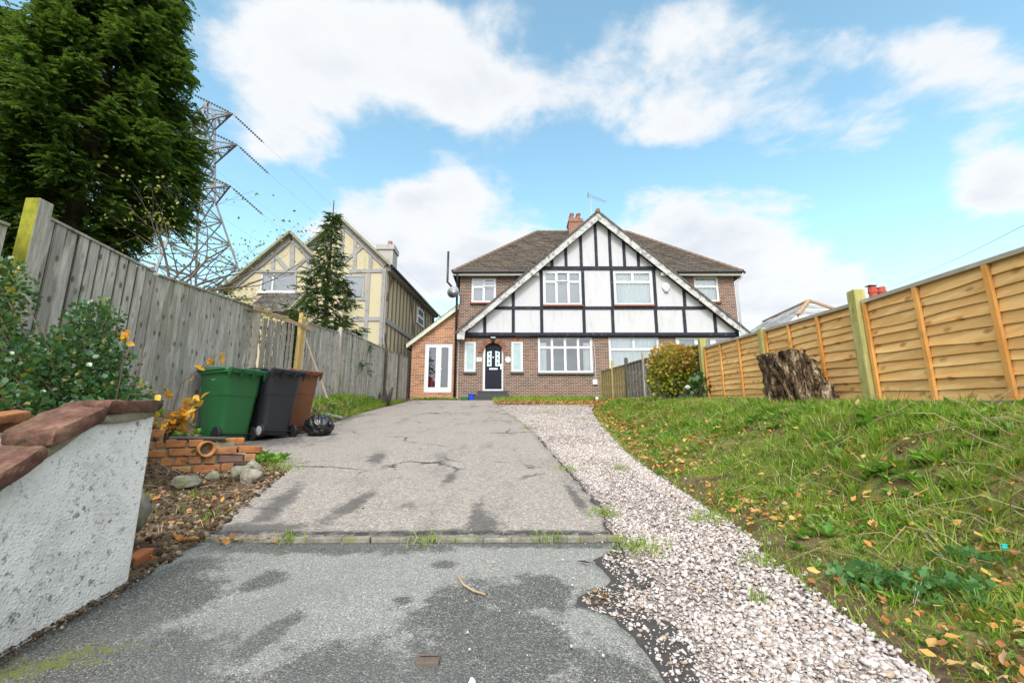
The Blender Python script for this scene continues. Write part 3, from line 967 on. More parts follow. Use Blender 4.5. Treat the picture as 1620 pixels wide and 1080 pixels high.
def window(parent, x0, x1, z0, z1, y, cells, back='room', sill=None, label=None, border=.055, name='window', openlight=None, glass=None):
    """frame mesh (the part) with pane, curtain and sill as its sub-parts; y is the outer face"""
    fr, gl = MB(), MB()
    w, h = x1 - x0, z1 - z0
    b = .045
    fr.box(x0, x1, y, y + .07, z0, z0 + b).box(x0, x1, y, y + .07, z1 - b, z1).box(x0, x0 + b, y, y + .07, z0 + b, z1 - b).box(x1 - b, x1, y, y + .07, z0 + b, z1 - b)
    ix0, ix1, iz0, iz1 = x0 + b, x1 - b, z0 + b, z1 - b
    for i, (u0, u1, v0, v1) in enumerate(cells):
        a0, a1 = ix0 + (ix1 - ix0) * u0, ix0 + (ix1 - ix0) * u1
        c0, c1 = iz0 + (iz1 - iz0) * v0, iz0 + (iz1 - iz0) * v1
        yo = -.035 if openlight == i else .012
        e = .0015
        s = border
        fr.box(a0 + e, a1 - e, y + yo, y + .06, c0 + e, c0 + s).box(a0 + e, a1 - e, y + yo, y + .06, c1 - s, c1 - e)
        fr.box(a0 + e, a0 + s, y + yo, y + .06, c0 + s, c1 - s).box(a1 - s, a1 - e, y + yo, y + .06, c0 + s, c1 - s)
        gl.add([(a0 + s, y + .035, c0 + s), (a1 - s, y + .035, c0 + s), (a1 - s, y + .035, c1 - s), (a0 + s, y + .035, c1 - s)], [(0, 1, 2, 3)])
    win = fr.build(name, M_UPVC, parent)
    if label:
        win['label'] = label
    gl.build('pane', glass or M_GLASS, win)
    bk = MB()
    if back == 'net':
        wavy(bk, x0 + .05, x1 - .05, z0 + .06, z1 - .06, y + .14, .018, .16, x0).build('curtain', M_NET, win)
    elif back == 'blind':
        bk.add([(x0 + .04, y + .12, z0 + .04), (x1 - .04, y + .12, z0 + .04), (x1 - .04, y + .12, z1 - .04), (x0 + .04, y + .12, z1 - .04)], [(0, 1, 2, 3)]).build('blind', M_BLIND, win)
    elif back == 'sides':
        wavy(bk, x0 + .05, x0 + .42, z0 + .06, z1 - .3, y + .14, .02, .12).build('curtain', M_NET, win)
        wavy(MB(), x1 - .42, x1 - .05, z0 + .06, z1 - .3, y + .14, .02, .12, 1).build('curtain', M_NET, win)
    rm = MB().add([(x0 - .1, y + .9, z0 - .1), (x1 + .1, y + .9, z0 - .1), (x1 + .1, y + .9, z1 + .1), (x0 - .1, y + .9, z1 + .1),
                   (x0 - .1, y + .1, z0 - .1), (x1 + .1, y + .1, z0 - .1), (x1 + .1, y + .1, z1 + .1), (x0 - .1, y + .1, z1 + .1)],
                  [(0, 1, 2, 3), (0, 4, 5, 1), (1, 5, 6, 2), (3, 2, 6, 7), (0, 3, 7, 4)])
    rm.build('interior', M_ROOMDARK if back != 'black' else M_ROOMBLACK, win)
    if sill:
        MB().box(x0 - .05, x1 + .05, y - .13, y + .02, z0 - .085, z0 - .004).build('sill', sill, win, bevel=.008)
    return win


# ------------------------------------------------------------------ the pair of houses
HY = 21.5
house = thing('semi_detached_house', 'brown brick pair of houses under one big black and white timbered gable', 'house', (4.2, HY, 1.7))
XA, XB, XM, XAP = -2.58, 11.01, 4.15, 4.31
ZE, ZBEAM = 7.86, 4.80
SL = (11.05 - 4.85) / 6.93                        # slope of the gable


def ga(x, top_=10.95):
    return top_ - SL * abs(x - XAP)


# ground floor and flanks
DX0, DX1, DZ, DTOP = -1.40, -.42, 2.10, 4.42
rr = (DX1 - DX0) / 2


def arch(x):
    return DTOP - rr + math.sqrt(max(0, rr * rr - (x - (DX0 + rr)) ** 2))


gw = MB()
lower_holes = [(DX0, DX1, DZ, arch), (-2.28, -1.74, 3.02, 4.50), (-.03, .52, 3.02, 4.50), (1.25, 3.86, 2.97, 4.76), (4.66, 7.08, 2.72, 4.76), (7.90, 10.75, 2.4, 4.76)]
wall_holes(gw, XA, XB, 1.35, lambda x: 4.84, lower_holes, HY, .13)
up_holes = [(-2.0, -.80, 6.44, 7.70), (9.03, 10.22, 6.48, 7.78), (1.5, 3.47, 6.2, ZE), (4.97, 6.95, 6.2, ZE)]
wall_holes(gw, XA, XB, 4.84, lambda x: ZE, up_holes, HY, .13)
gw.add([(XA, HY, 1.35), (XA, HY + 8.2, 1.35), (XA, HY + 8.2, ZE), (XA, HY, ZE)], [(0, 3, 2, 1)])
gw.add([(XB, HY, 1.35), (XB, HY + 8.2, 1.35), (XB, HY + 8.2, ZE), (XB, HY, ZE)], [(0, 1, 2, 3)])
gw.add([(XA, HY + 8.2, 1.35), (XB, HY + 8.2, 1.35), (XB, HY + 8.2, ZE), (XA, HY + 8.2, ZE)], [(0, 1, 2, 3)])
gw.build('wall', M_BRICK, house)
# brick arch round the door and soldier courses over the side lights
ar = MB()
cx, cz = DX0 + rr, DTOP - rr
for k in range(25):
    a = math.pi * (k + .5) / 25
    for r0, r1, yy in ((rr + .005, rr + .112, HY - .014), (rr + .122, rr + .225, HY - .010)):
        p = Vector((cx + math.cos(a) * r0, yy, cz + math.sin(a) * r0))
        q = Vector((cx + math.cos(a) * r1, yy, cz + math.sin(a) * r1))
        ar.bar(p, q, .03, .075 * (r1 / (rr + .1)), up=(-math.sin(a), 0, math.cos(a)))
t = NT('arch_brick')
c = t.ramp(t.island(), [(0, (.14, .07, .05)), (.5, (.27, .12, .075)), (1, (.36, .16, .09))])
M_ARCH = t.done(t.pbr(t.mix(t.math('MULTIPLY', t.noise(t.co(), 30, 4), .4), c, (.09, .05, .04)), .9, t.bump(t.noise(t.co(), 40, 3), .4, .006)))
for x0, x1 in ((-2.33, -1.69), (-.08, .57)):
    n = 8
    sc_ = MB()
    for k in range(n):
        a = x0 + (x1 - x0) * k / n
        sc_.box(a + .005, a + (x1 - x0) / n - .005, HY - .010, HY + .01, 4.515, 4.72)
    sc_.build('brick_lintel', M_ARCH, house)
ar.build('brick_arch', M_ARCH, house)

# white gable, projecting 12 cm over the ground floor
GYF = HY - .12
gb = MB()
gable_holes = [(1.55, 3.42, 6.28, 8.02), (5.02, 6.90, 6.28, 8.02)]
wall_holes(gb, XAP - 6.45, XAP + 6.45, 4.84, lambda x: max(4.84, ga(x, 10.72)), gable_holes, GYF, .12, extra=(XAP,))
gb.add([(XAP - 6.45, GYF, 4.84), (XAP + 6.45, GYF, 4.84), (XAP + 6.45, HY - .002, 4.84), (XAP - 6.45, HY - .002, 4.84)], [(0, 3, 2, 1)])
gb.build('gable_wall', M_STUCCO, house)

# dark timbers
tm = MB()
ty0, ty1 = GYF - .035, GYF + .01


def vert(x, z0, z1, w=.15):
    tm.box(x - w / 2, x + w / 2, ty0 + random.uniform(0, .004), ty1, z0, z1)


def horiz(z, w=.15):
    half = (10.74 - z - w / 2) / SL
    tm.add([(XAP - half - w * .5, ty0 - .006, z - w / 2), (XAP + half + w * .5, ty0 - .006, z - w / 2), (XAP + half - .02, ty0 - .006, z + w / 2), (XAP - half + .02, ty0 - .006, z + w / 2),
            (XAP - half - w * .5, ty1, z - w / 2), (XAP + half + w * .5, ty1, z - w / 2), (XAP + half - .02, ty1, z + w / 2), (XAP - half + .02, ty1, z + w / 2)],
           [(0, 1, 2, 3), (4, 7, 6, 5), (0, 4, 5, 1), (2, 6, 7, 3), (1, 5, 6, 2), (0, 3, 7, 4)])


Z1, Z2, Z3 = 4.82, 6.13, 8.17
horiz(Z1, .16); horiz(Z2, .15); horiz(Z3, .19)
tm.box(XA + .1, XB - .1, HY - .10, HY - .004, 4.69, 4.745)
for px in (851, 873, 895, 919, 943, 965, 987, 1009):      # upper studs
    x = atY(px, 400, GYF).x
    vert(x, Z3 + .09, ga(x, 10.74), .145)
for px, hi in ((812, False), (856.5, True), (922.5, True), (968.5, True), (1036, True), (1081.5, False)):
    x = atY(px, 460, GYF).x
    vert(x, Z2 + .07, Z3 - .09 if hi else ga(x, 10.74), .15)
for px in (767, 812, 857, 924, 969.5, 1038, 1083, 1131):
    x = atY(px, 510, GYF).x
    vert(x, Z1 + .08, Z2 - .07 if 790 < px < 1110 else min(Z2 - .07, ga(x, 10.74)), .15)
tm.build('timber_frame', M_TIMBER, house)

# bargeboards with their turned-down feet
BY = HY - .46
bb = MB()
for s in (-1, 1):
    W_, th = .34, .05
    xe = 6.93
    tp = [Vector((XAP, BY, 11.05)), Vector((XAP + s * xe, BY, 4.93))]
    d = (tp[1] - tp[0]).normalized()
    nn = Vector((-d.z * s, 0, d.x * s))
    nn = nn if nn.z < 0 else -nn
    poly = [tp[0], tp[1], tp[1] + Vector((-s * .02, 0, -.42)), tp[1] + Vector((-s * .36, 0, -.44)), tp[1] + Vector((-s * .40, 0, -.02)) , tp[1] + nn * W_ - d * .62, Vector((XAP, BY, 11.05 - W_ * 1.36))]
    if s < 0:
        poly = poly[::-1]
    bb.prism(poly, (0, th, 0))
bb.build('bargeboard', M_BARGE, house)

# gable roof: a shallow verge low down, running back into the main roof higher up
gr = MB()
YF, YV = BY - .05, HY + .02
for s in (-1, 1):
    xk = XAP + s * 3.0
    zk = ga(xk, 11.10)
    zf = ga(XAP + s * 7.0, 11.10)
    a, b, c_ = Vector((XAP + s * 7.0, YF, zf)), Vector((xk, YF, zk)), Vector((XAP, YF, 11.10))
    A, B, C2 = Vector((XAP + s * 7.0, YV, zf)), Vector((xk, YV + .3, zk)), Vector((XAP, HY + 3.4, 11.10))
    courses(gr, a, A, b, B, .12)
    courses(gr, b, B, c_, C2, .12)
    gr.add([a, b, c_, c_ - Vector((0, 0, .09)), b - Vector((0, 0, .09)), a - Vector((0, 0, .09))], [(0, 1, 4, 5), (1, 2, 3, 4)])
gr.build('gable_roof', M_TILES2, house)
rg = MB().tube([(XAP, YF - .02, 11.10), (XAP, HY + 3.4, 11.10)], .11, 10)
rg.build('ridge_tile', M_RIDGE2, house)

# soffit and main hipped roof
EX0, EX1, EY0, EY1, EZ = XA - .33, XB + .33, HY - .33, HY + 8.5, ZE + .05
RX0, RX1, RY, RZ = EX0 + 4.42, EX1 - 4.42, HY + 4.1, 12.1
rf = MB()
# the two front slopes stop where the gable roof runs through them
courses(rf, (EX0, EY0, EZ), (EX1, EY0, EZ), (RX0, RY, RZ), (RX1, RY, RZ), .105, skip=lambda p: abs(p.x - XAP) < 3.25 - .2 * (p.z - ZE) and p.y < HY + .5)
courses(rf, (EX0, EY1, EZ), (EX0, EY0, EZ), (RX0, RY, RZ), (RX0, RY, RZ - .001), .2)
courses(rf, (EX1, EY0, EZ), (EX1, EY1, EZ), (RX1, RY, RZ), (RX1, RY, RZ - .001), .2)
courses(rf, (EX1, EY1, EZ), (EX0, EY1, EZ), (RX1, RY, RZ), (RX0, RY, RZ), .2)
roof = rf.build('roof', M_TILES, house)
hp = MB()
for p, q in (((EX0, EY0, EZ), (RX0, RY, RZ)), ((EX1, EY0, EZ), (RX1, RY, RZ)), ((RX0, RY, RZ), (RX1, RY, RZ))):
    P, Q = Vector(p), Vector(q)
    n = int((Q - P).length / .32)
    for k in range(n):
        a, b = P.lerp(Q, k / n), P.lerp(Q, (k + 1.08) / n)
        hp.tube([a + Vector((0, 0, .02)), b + Vector((0, 0, .012))], [.105, .092], 8)
hp.build('hip_tile', M_RIDGE2, roof)
MB().box(EX0 + .03, XAP - 3.2, EY0 + .02, HY - .003, ZE - .06, ZE - .03).box(EX0 + .02, XAP - 3.0, EY0 - .002, EY0 + .022, ZE - .13, ZE + .03).box(EX0 + .005, EX0 + .03, EY0 + .022, EY1, ZE - .13, ZE + .03).build('fascia', M_FASCIA, house)
MB().box(XAP + 3.2, EX1 - .03, EY0 + .02, HY - .003, ZE - .06, ZE - .03).box(XAP + 3.0, EX1 - .02, EY0 - .002, EY0 + .022, ZE - .13, ZE + .03).box(EX1 - .03, EX1 - .005, EY0 + .022, EY1, ZE - .13, ZE + .03).build('fascia', M_FASCIA, house)
for xa, xb in ((EX0 - .02, XAP - 3.15), (XAP + 3.15, EX1 + .02)):
    gt = MB().tube([(xa, EY0 - .06, ZE + .015), (xb, EY0 - .06, ZE + .03)], .06, 8)
    if xb > 8:
        gt.tube([(EX1 + .06, EY0 - .05, ZE + .01), (EX1 + .06, EY1, ZE + .02)], .06, 8)
    gt.build('gutter', M_BLACKPL, house)
# chimney on the party wall
ch = MB()
ccx, ccy = 3.82, RY
ch.box(ccx - .42, ccx + .42, ccy - .42, ccy + .42, 10.7, 12.55)
ch.box(ccx - .46, ccx + .46, ccy - .46, ccy + .46, 12.55, 12.65).box(ccx - .43, ccx + .43, ccy - .43, ccy + .43, 12.65, 12.8)
chim = ch.build('chimney', M_BRICK3, roof)
cp = MB()
for dx in (-.2, .2):
    for dy in (-.15, .2):
        cp.tube([(ccx + dx, ccy + dy, 12.8), (ccx + dx, ccy + dy, 13.12), (ccx + dx, ccy + dy, 13.13), (ccx + dx, ccy + dy, 13.22)], [.125, .11, .14, .135], 12)
cp.build('chimney_pot', M_BRICK3, roof)

# windows
C4 = [(k / 4, (k + 1) / 4, 0, .70) for k in range(4)] + [(k / 4, (k + 1) / 4, .70, 1) for k in range(4)]
C3 = [(k / 3, (k + 1) / 3, 0, .70) for k in range(3)] + [(k / 3, (k + 1) / 3, .70, 1) for k in range(3)]
C2_ = [(0, .5, 0, .66), (.5, 1, 0, .66), (0, .5, .66, 1), (.5, 1, .66, 1)]
CT = [(0, 1, 0, .69), (0, .5, .69, 1), (.5, 1, .69, 1)]
CS = [(0, 1, 0, .62), (0, 1, .62, 1)]
window(house, 1.25, 3.86, 2.97, 4.76, HY + .02, C4, 'sides', M_LEADSILL, 'white four-light window with drawn-back curtains beside the front door')
window(house, 4.66, 7.08, 2.72, 4.76, HY + .02, CT, 'net', M_LEADSILL, 'wide white ground floor window with full net curtains')
window(house, 1.55, 3.42, 6.28, 8.02, GYF + .01, C3, 'blind', M_TILESILL, 'white three-light gable window with grey blinds', openlight=4)
window(house, 5.02, 6.90, 6.28, 8.02, GYF + .01, CT, 'net', M_TILESILL, 'white gable window with net curtain')
window(house, -2.0, -.80, 6.44, 7.70, HY + .02, C2_, 'blind', M_TILESILL, 'small white upstairs window above the front door side', openlight=3)
window(house, 9.03, 10.22, 6.48, 7.78, HY + .02, CS, 'net', M_TILESILL, 'small white upstairs window at the far end of the pair')
window(house, 7.90, 10.75, 2.4, 4.76, HY + .02, [(0, .36, 0, 1), (.36, .64, 0, 1), (.64, 1, 0, 1)], 'blind', M_LEADSILL, 'white glazed porch doors partly hidden by the fence', border=.13)
window(house, -2.28, -1.74, 3.02, 4.50, HY + .02, [(0, 1, 0, 1)], 'none', M_LEADSILL, 'narrow frosted side light left of the front door', glass=M_FROST)
window(house, -.03, .52, 3.02, 4.50, HY + .02, [(0, 1, 0, 1)], 'none', M_LEADSILL, 'narrow frosted side light right of the front door', glass=M_FROST)

# front door under the arch
dy = HY + .13
df = MB()
df.box(DX0 - .005, DX0 + .11, dy - .06, dy + .06, DZ, arch(DX0 + .11) - .02).box(DX1 - .075, DX1 + .005, dy - .02, dy + .06, DZ, arch(DX1 - .075) - .02).box(DX0 + .11, DX1 - .075, dy - .03, dy + .06, DZ, DZ + .10)
DL, DR, DB = DX0 + .11, DX1 - .075, DZ + .10
dpoly = [(DL, dy, DB), (DR, dy, DB)] + [(x, dy, min(arch(x), 4.40) - .015) for x in np.linspace(DR, DL, 13)]
door = MB().prism(dpoly[::-1], (0, .05, 0))
for zz in (DB + .12, ):
    for a in (DL + .10, (DL + DR) / 2 + .04):
        door.box(a, a + .26, dy - .012, dy + .001, zz, zz + .62)
door.box(DL, DR, dy - .03, dy, 4.12, 4.17)
door = door.build('door', M_NAVY, house, bevel=.004)
door['label'] = 'navy arched front door with two etched glass strips'
df.build('door_frame', M_UPVC, door)
dg, motifs = MB(), []
for a, rise in ((DL + .09, 1), (DR - .31, -1)):
    z0, z1 = 3.30, 4.00
    dg.add([(a, dy - .014, z0), (a + .22, dy - .014, z0), (a + .22, dy - .014, z1 + .06 * (rise > 0)), (a, dy - .014, z1 + .06 * (rise < 0)),
            (a, dy + .0, z0), (a + .22, dy + .0, z0), (a + .22, dy + .0, z1 + .06 * (rise > 0)), (a, dy + .0, z1 + .06 * (rise < 0))],
           [(0, 1, 2, 3), (0, 4, 5, 1), (1, 5, 6, 2), (3, 2, 6, 7), (0, 3, 7, 4)])
    for k in range(3):
        zc = z0 + .15 + k * .23
        motifs.append(MB().prism([(a + .11, dy - .018, zc - .065), (a + .155, dy - .018, zc), (a + .11, dy - .018, zc + .065), (a + .065, dy - .018, zc)][::-1], (0, .004, 0)))
dg.build('glass_panel', M_FROSTDOOR, door)
for m_ in motifs:
    m_.build('glass_motif', M_BLACKPL, door)
MB().box(DL + .20, DR - .20, dy - .02, dy + .001, 3.14, 3.20).build('letterbox', M_CHROME, door, bevel=.004)
MB().box(DR - .055, DR - .015, dy - .02, dy, 3.15, 3.42).box(DR - .16, DR - .02, dy - .055, dy - .035, 3.32, 3.345).build('handle', M_CHROME, door, bevel=.004)
MB().tube([(DL + .385, dy - .035, 3.74), (DL + .385, dy, 3.74)], .03, 10).build('knocker', M_CHROME, door)
st = MB()
st.box(DX0 - .22, DX1 + .22, HY - .33, HY - .002, 1.6, 2.09).box(DX0 - .42, DX1 + .30, HY - .66, HY - .331, 1.45, 1.88)
st.build('step', M_STEP, house, bevel=.02)
# lamp, plaques, alarm, meter box
lm = MB().box(-1.03, -.79, HY - .11, HY - .002, 4.63, 4.71)
lamp = lm.build('porch_lamp', M_GREYMET, house, bevel=.01)
MB().tube([(-.91, HY - .10, 4.62), (-.91, HY - .10, 4.58), (-.91, HY - .10, 4.44), (-.91, HY - .10, 4.42)], [.05, .085, .065, .03], 8).build('lantern', M_BLACKPL, lamp)
pl_ = MB().box(-1.70, -1.45, HY - .03, HY - .002, 3.50, 3.71).build('number_plaque', M_UPVC, house, bevel=.006)
fc = bpy.data.curves.new('number', 'FONT')
fc.body = '107'
fc.size = .12
fc.extrude = .002
fc.align_x = 'CENTER'
fo = bpy.data.objects.new('lettering', fc)
COL.objects.link(fo)
bpy.context.view_layer.update()
fm = bpy.data.meshes.new_from_object(fo.evaluated_get(bpy.context.evaluated_depsgraph_get()))
bpy.data.objects.remove(fo)
fm.materials.clear()
fm.materials.append(M_INK)
fo = bpy.data.objects.new('lettering', fm)
COL.objects.link(fo)
fo.parent = pl_
fo.location = Vector((-1.575, HY - .034, 3.60)) - origin_of(pl_)
fo.rotation_euler = (R(90), 0, 0)
rp = MB().tube([(-.19, HY - .03, 3.60), (-.19, HY - .002, 3.60)], .135, 24)
rp.build('round_plaque', M_CREAMPLQ, house)
al = atY(1053, 454, GYF)
MB().tube([(al.x, GYF - .09, al.z), (al.x, GYF - .08, al.z), (al.x, GYF - .002, al.z)], [.15, .19, .20], 20).build('alarm_box', M_UPVC, house)
MB().box(al.x - .1, al.x + .1, GYF - .10, GYF - .01, al.z - .27, al.z - .17).box(al.x - .07, al.x - .025, GYF - .094, GYF - .089, al.z - .07, al.z + .09).box(al.x + .03, al.x + .075, GYF - .094, GYF - .089, al.z - .07, al.z + .09).build('alarm_lamp', M_GREYMET, house, bevel=.008)
mt = atY(941, 604, HY)
MB().box(mt.x - .11, mt.x + .11, HY - .07, HY - .002, mt.z - .12, mt.z + .1).build('junction_box', M_UPVC, house, bevel=.01)
wr = MB().tube([(mt.x + .06, HY - .015, mt.z + .1), (mt.x + .05, HY - .015, 4.2), (mt.x - .15, HY - .015, 4.72)], .01, 5)
wr.tube([(mt.x - .02, HY - .015, mt.z + .1), (mt.x - .05, HY - .015, 4.72), (.2, HY - .112, 4.735)], .008, 5)
wr.build('cable', M_UPVC, house)
# rainwater pipe, soil stack, dish and aerial
dp = MB()
px_ = XA - .12
dp.tube([(px_ + .02, EY0 - .03, ZE - .02), (px_ + .02, HY - .16, ZE - .35), (px_, HY - .10, 6.9), (px_, HY - .10, 1.7)], .055, 8)
dp.tube([(px_ - .02, HY - .05, 6.95), (px_ - .5, HY - .02, 7.5), (px_ - .5, HY - .02, 9.1)], .055, 8)
dp.build('downpipe', M_BLACKPL, house, smooth=True)
MB().tube([(EX1 - .04, EY0 - .05, ZE - .02), (EX1 - .07, EY0 + .1, ZE - .2), (XB + .08, HY - .06, ZE - .42), (XB + .08, HY - .06, 1.7)], .05, 8).build('downpipe', M_UPVC, house, smooth=True)
sd_ = MB()
dc = atY(717, 462, HY - .35)
rings = []
for r, dpt in ((.03, .09), (.14, .07), (.25, .02), (.30, -.02)):
    rings.append([(dc.x + r * math.cos(a), dc.y + dpt - .25 * r * math.cos(a), dc.z + r * math.sin(a)) for a in np.linspace(0, 6.283, 20, endpoint=False)])
sd_.loft(rings)
dish = sd_.build('satellite_dish', M_GREYMET, house, smooth=True)
MB().tube([(dc.x + .02, dc.y + .09, dc.z - .05), (dc.x + .28, dc.y + .2, dc.z - .05), (XA - .01, HY + .05, dc.z - .05)], .022, 6).tube([(dc.x, dc.y + .05, dc.z - .25), (dc.x - .1, dc.y - .33, dc.z - .2)], .012, 5).box(dc.x - .14, dc.x - .05, dc.y - .40, dc.y - .31, dc.z - .22, dc.z - .12).build('dish_arm', M_BLACKPL, dish)
ae_ = MB()
ax_ = XAP - .05
ae_.tube([(ax_, HY + 1.0, 11.0), (ax_, HY + 1.0, 12.75)], .02, 6)
a0, a1 = Vector((ax_ - .12, HY + 1.0, 12.78)), Vector((ax_ + .78, HY + 1.0, 12.40))
ae_.tube([a0, a1], .014, 5)
for k in range(9):
    p = a0.lerp(a1, k / 8)
    ae_.tube([p + Vector((0, -.22, 0)), p + Vector((0, .22, 0))], .007, 4)
ae_.bar(a0 + Vector((-.02, -.15, -.12)), a0 + Vector((-.02, .15, .14)), .01, .3)
ae_.build('aerial', M_GREYMET, house)

# ------------------------------------------------------------------ brick lean-to extension
ext = thing('brick_extension', 'orange brick lean-to with white double doors joined to the house end', 'extension', (-3.75, HY + .12, 1.72))
EYF = HY + .12
X0, X1 = -4.84, XA - .02


def mono(x):
    return 4.52 + (x - X0) * .80


ew = MB()
wall_holes(ew, X0, X1, 1.3, lambda x: mono(x) - .1, [(-4.20, -2.88, 2.06, 4.42)], EYF, .12)
ew.add([(X0, EYF, 1.3), (X0, EYF + 6, 1.3), (X0, EYF + 6, mono(X0) - .1), (X0, EYF, mono(X0) - .1)], [(0, 3, 2, 1)])
ew.build('wall', M_BRICK2, ext)
er = MB()
courses(er, (X0 - .25, EYF + 6.1, mono(X0 - .25) + .05), (X0 - .25, EYF - .2, mono(X0 - .25) + .05), (X1 - .02, EYF + 6.1, mono(X1) + .05), (X1 - .02, EYF - .2, mono(X1) + .05), .2)
er.build('roof', M_TILES2, ext)
eb = MB()
eb.prism([(X0 - .24, EYF - .19, mono(X0 - .24) + .03), (X0 - .24, EYF - .19, mono(X0 - .24) - .17), (X1 - .02, EYF - .19, mono(X1) - .22), (X1 - .02, EYF - .19, mono(X1) + .03)], (0, .17, 0))
eb.build('bargeboard', M_CREAMPAINT, ext)
MB().tube([(X0 - .30, EYF - .2, mono(X0 - .3)), (X0 - .30, EYF + 6, mono(X0 - .3))], .055, 8).tube([(X0 - .3, EYF - .12, mono(X0 - .3)), (X0 - .1, EYF - .06, mono(X0 - .3) - .35), (X0 - .08, EYF - .05, 1.7)], .04, 8).build('gutter', M_BLACKPL, ext)
fd = MB()
fx0, fx1, fz0, fz1, fy = -4.20, -2.88, 2.06, 4.42, EYF + .03
fd.box(fx0, fx1, fy, fy + .07, fz1 - .06, fz1).box(fx0, fx1, fy, fy + .07, fz0, fz0 + .06).box(fx0, fx0 + .06, fy, fy + .07, fz0 + .06, fz1 - .06).box(fx1 - .06, fx1, fy, fy + .07, fz0 + .06, fz1 - .06)
fd.build('door_frame', M_UPVC, ext)
mid = (fx0 + fx1) / 2
for i, (a, b) in enumerate(((fx0 + .063, mid - .003), (mid + .003, fx1 - .063))):
    s = .125
    leaf = MB().box(a, b, fy + .008, fy + .06, fz0 + .063, fz0 + .063 + s + .05).box(a, b, fy + .008, fy + .06, fz1 - .063 - s, fz1 - .063).box(a, a + s, fy + .008, fy + .06, fz0 + .24, fz1 - .19).box(b - s, b, fy + .008, fy + .06, fz0 + .24, fz1 - .19)
    dleaf = leaf.build('door', M_UPVC, ext)
    MB().add([(a + s, fy + .03, fz0 + .2), (b - s, fy + .03, fz0 + .2), (b - s, fy + .03, fz1 - .15), (a + s, fy + .03, fz1 - .15)], [(0, 1, 2, 3)]).build('pane', M_GLASS, dleaf)
    hx = b - s / 2 if i == 0 else a + s / 2
    MB().box(hx - .018, hx + .018, fy - .012, fy + .008, 3.05, 3.28).bar((hx, fy - .03, 3.17), (hx + (-.13 if i == 0 else .13), fy - .03, 3.15), .02, .025).build('handle', M_CHROME, dleaf)
MB().add([(fx0, fy + 1.2, fz0 - .1), (fx1, fy + 1.2, fz0 - .1), (fx1, fy + 1.2, fz1), (fx0, fy + 1.2, fz1), (fx0, fy + .1, fz0 - .1), (fx1, fy + .1, fz0 - .1), (fx1, fy + .1, fz1), (fx0, fy + .1, fz1)],
         [(0, 1, 2, 3), (0, 4, 5, 1), (1, 5, 6, 2), (0, 3, 7, 4), (3, 2, 6, 7)]).build('interior', M_ROOMBLACK, ext)
top(MB().loft([[(-3.86 + r * math.cos(a), fy + .35 + r * .6 * math.sin(a), z) for a in np.linspace(0, 6.283, 12, endpoint=False)] for r, z in ((.20, 2.10), (.22, 2.3), (.19, 2.6), (.13, 2.78), (.05, 2.86))]), 'red_bag', M_RED, 'red cloth bundle just inside the white double doors', 'bag', smooth=True)
MB().box(X0 - .02, X1 + .0, EYF - .012, EYF - .001, 1.3, 1.72).build('plinth', M_LEADSILL, ext)
MB().tube([(-2.74, EYF - .03, 1.72), (-2.74, EYF - .03, 2.5)], .022, 6).build('hose_pipe', M_CREAMPLQ, ext)

# small things at the front door
bp = Vector((-1.86, HY - .62, g(-1.86, HY - .62)))
q = MB().loft([[(bp.x + r * math.cos(a), bp.y + r * math.sin(a), bp.z + z) for a in np.linspace(0, 6.283, 16, endpoint=False)] for r, z in ((.11, 0), (.15, .24), (.165, .25), (.165, .27), (.14, .27), (.11, .05))])
top(q, 'bucket', plain('blue_plastic', (.01, .06, .50), .4), 'small blue bucket on the ground left of the door step', 'bucket', base=bp, smooth=False)
gp = Vector((-2.16, HY - .6, g(-2.16, HY - .6)))
q = MB().loft([[(gp.x + rx * math.cos(a), gp.y + rx * .7 * math.sin(a), gp.z + z) for a in np.linspace(0, 6.283, 16, endpoint=False)] for rx, z in ((.16, 0), (.22, .10), (.235, .11), (.235, .125), (.2, .125), (.15, .03))])
top(q, 'planter', plain('green_plastic', (.02, .20, .06), .5), 'low green planting bowl beside the blue bucket', 'plant pot', base=gp)
bl = Vector((3.55, 19.2, g(3.55, 19.2)))
ball = thing('ball', 'small black and white ball lying in leaf litter near the boundary fence', 'ball', bl)
for nm, m, th0, th1 in (('white_panel', M_UPVC, -.3, 1.2), ('black_panel', M_BLACKPL, 1.2, 5.98)):
    rings = [[(bl.x + .11 * math.sin(ph) * math.cos(a), bl.y + .11 * math.sin(ph) * math.sin(a), bl.z + .11 + .11 * math.cos(ph)) for ph in np.linspace(.02, 3.12, 12)] for a in np.linspace(th0 - 1.9, th1 - 1.9, 8)]
    m_ = MB()
    for r in rings:
        m_.v += r
    for i in range(7):
        for k in range(11):
            m_.f.append((i * 12 + k, i * 12 + k + 1, i * 12 + 13 + k, i * 12 + 12 + k))
    m_.build(nm, m, ball, smooth=True)

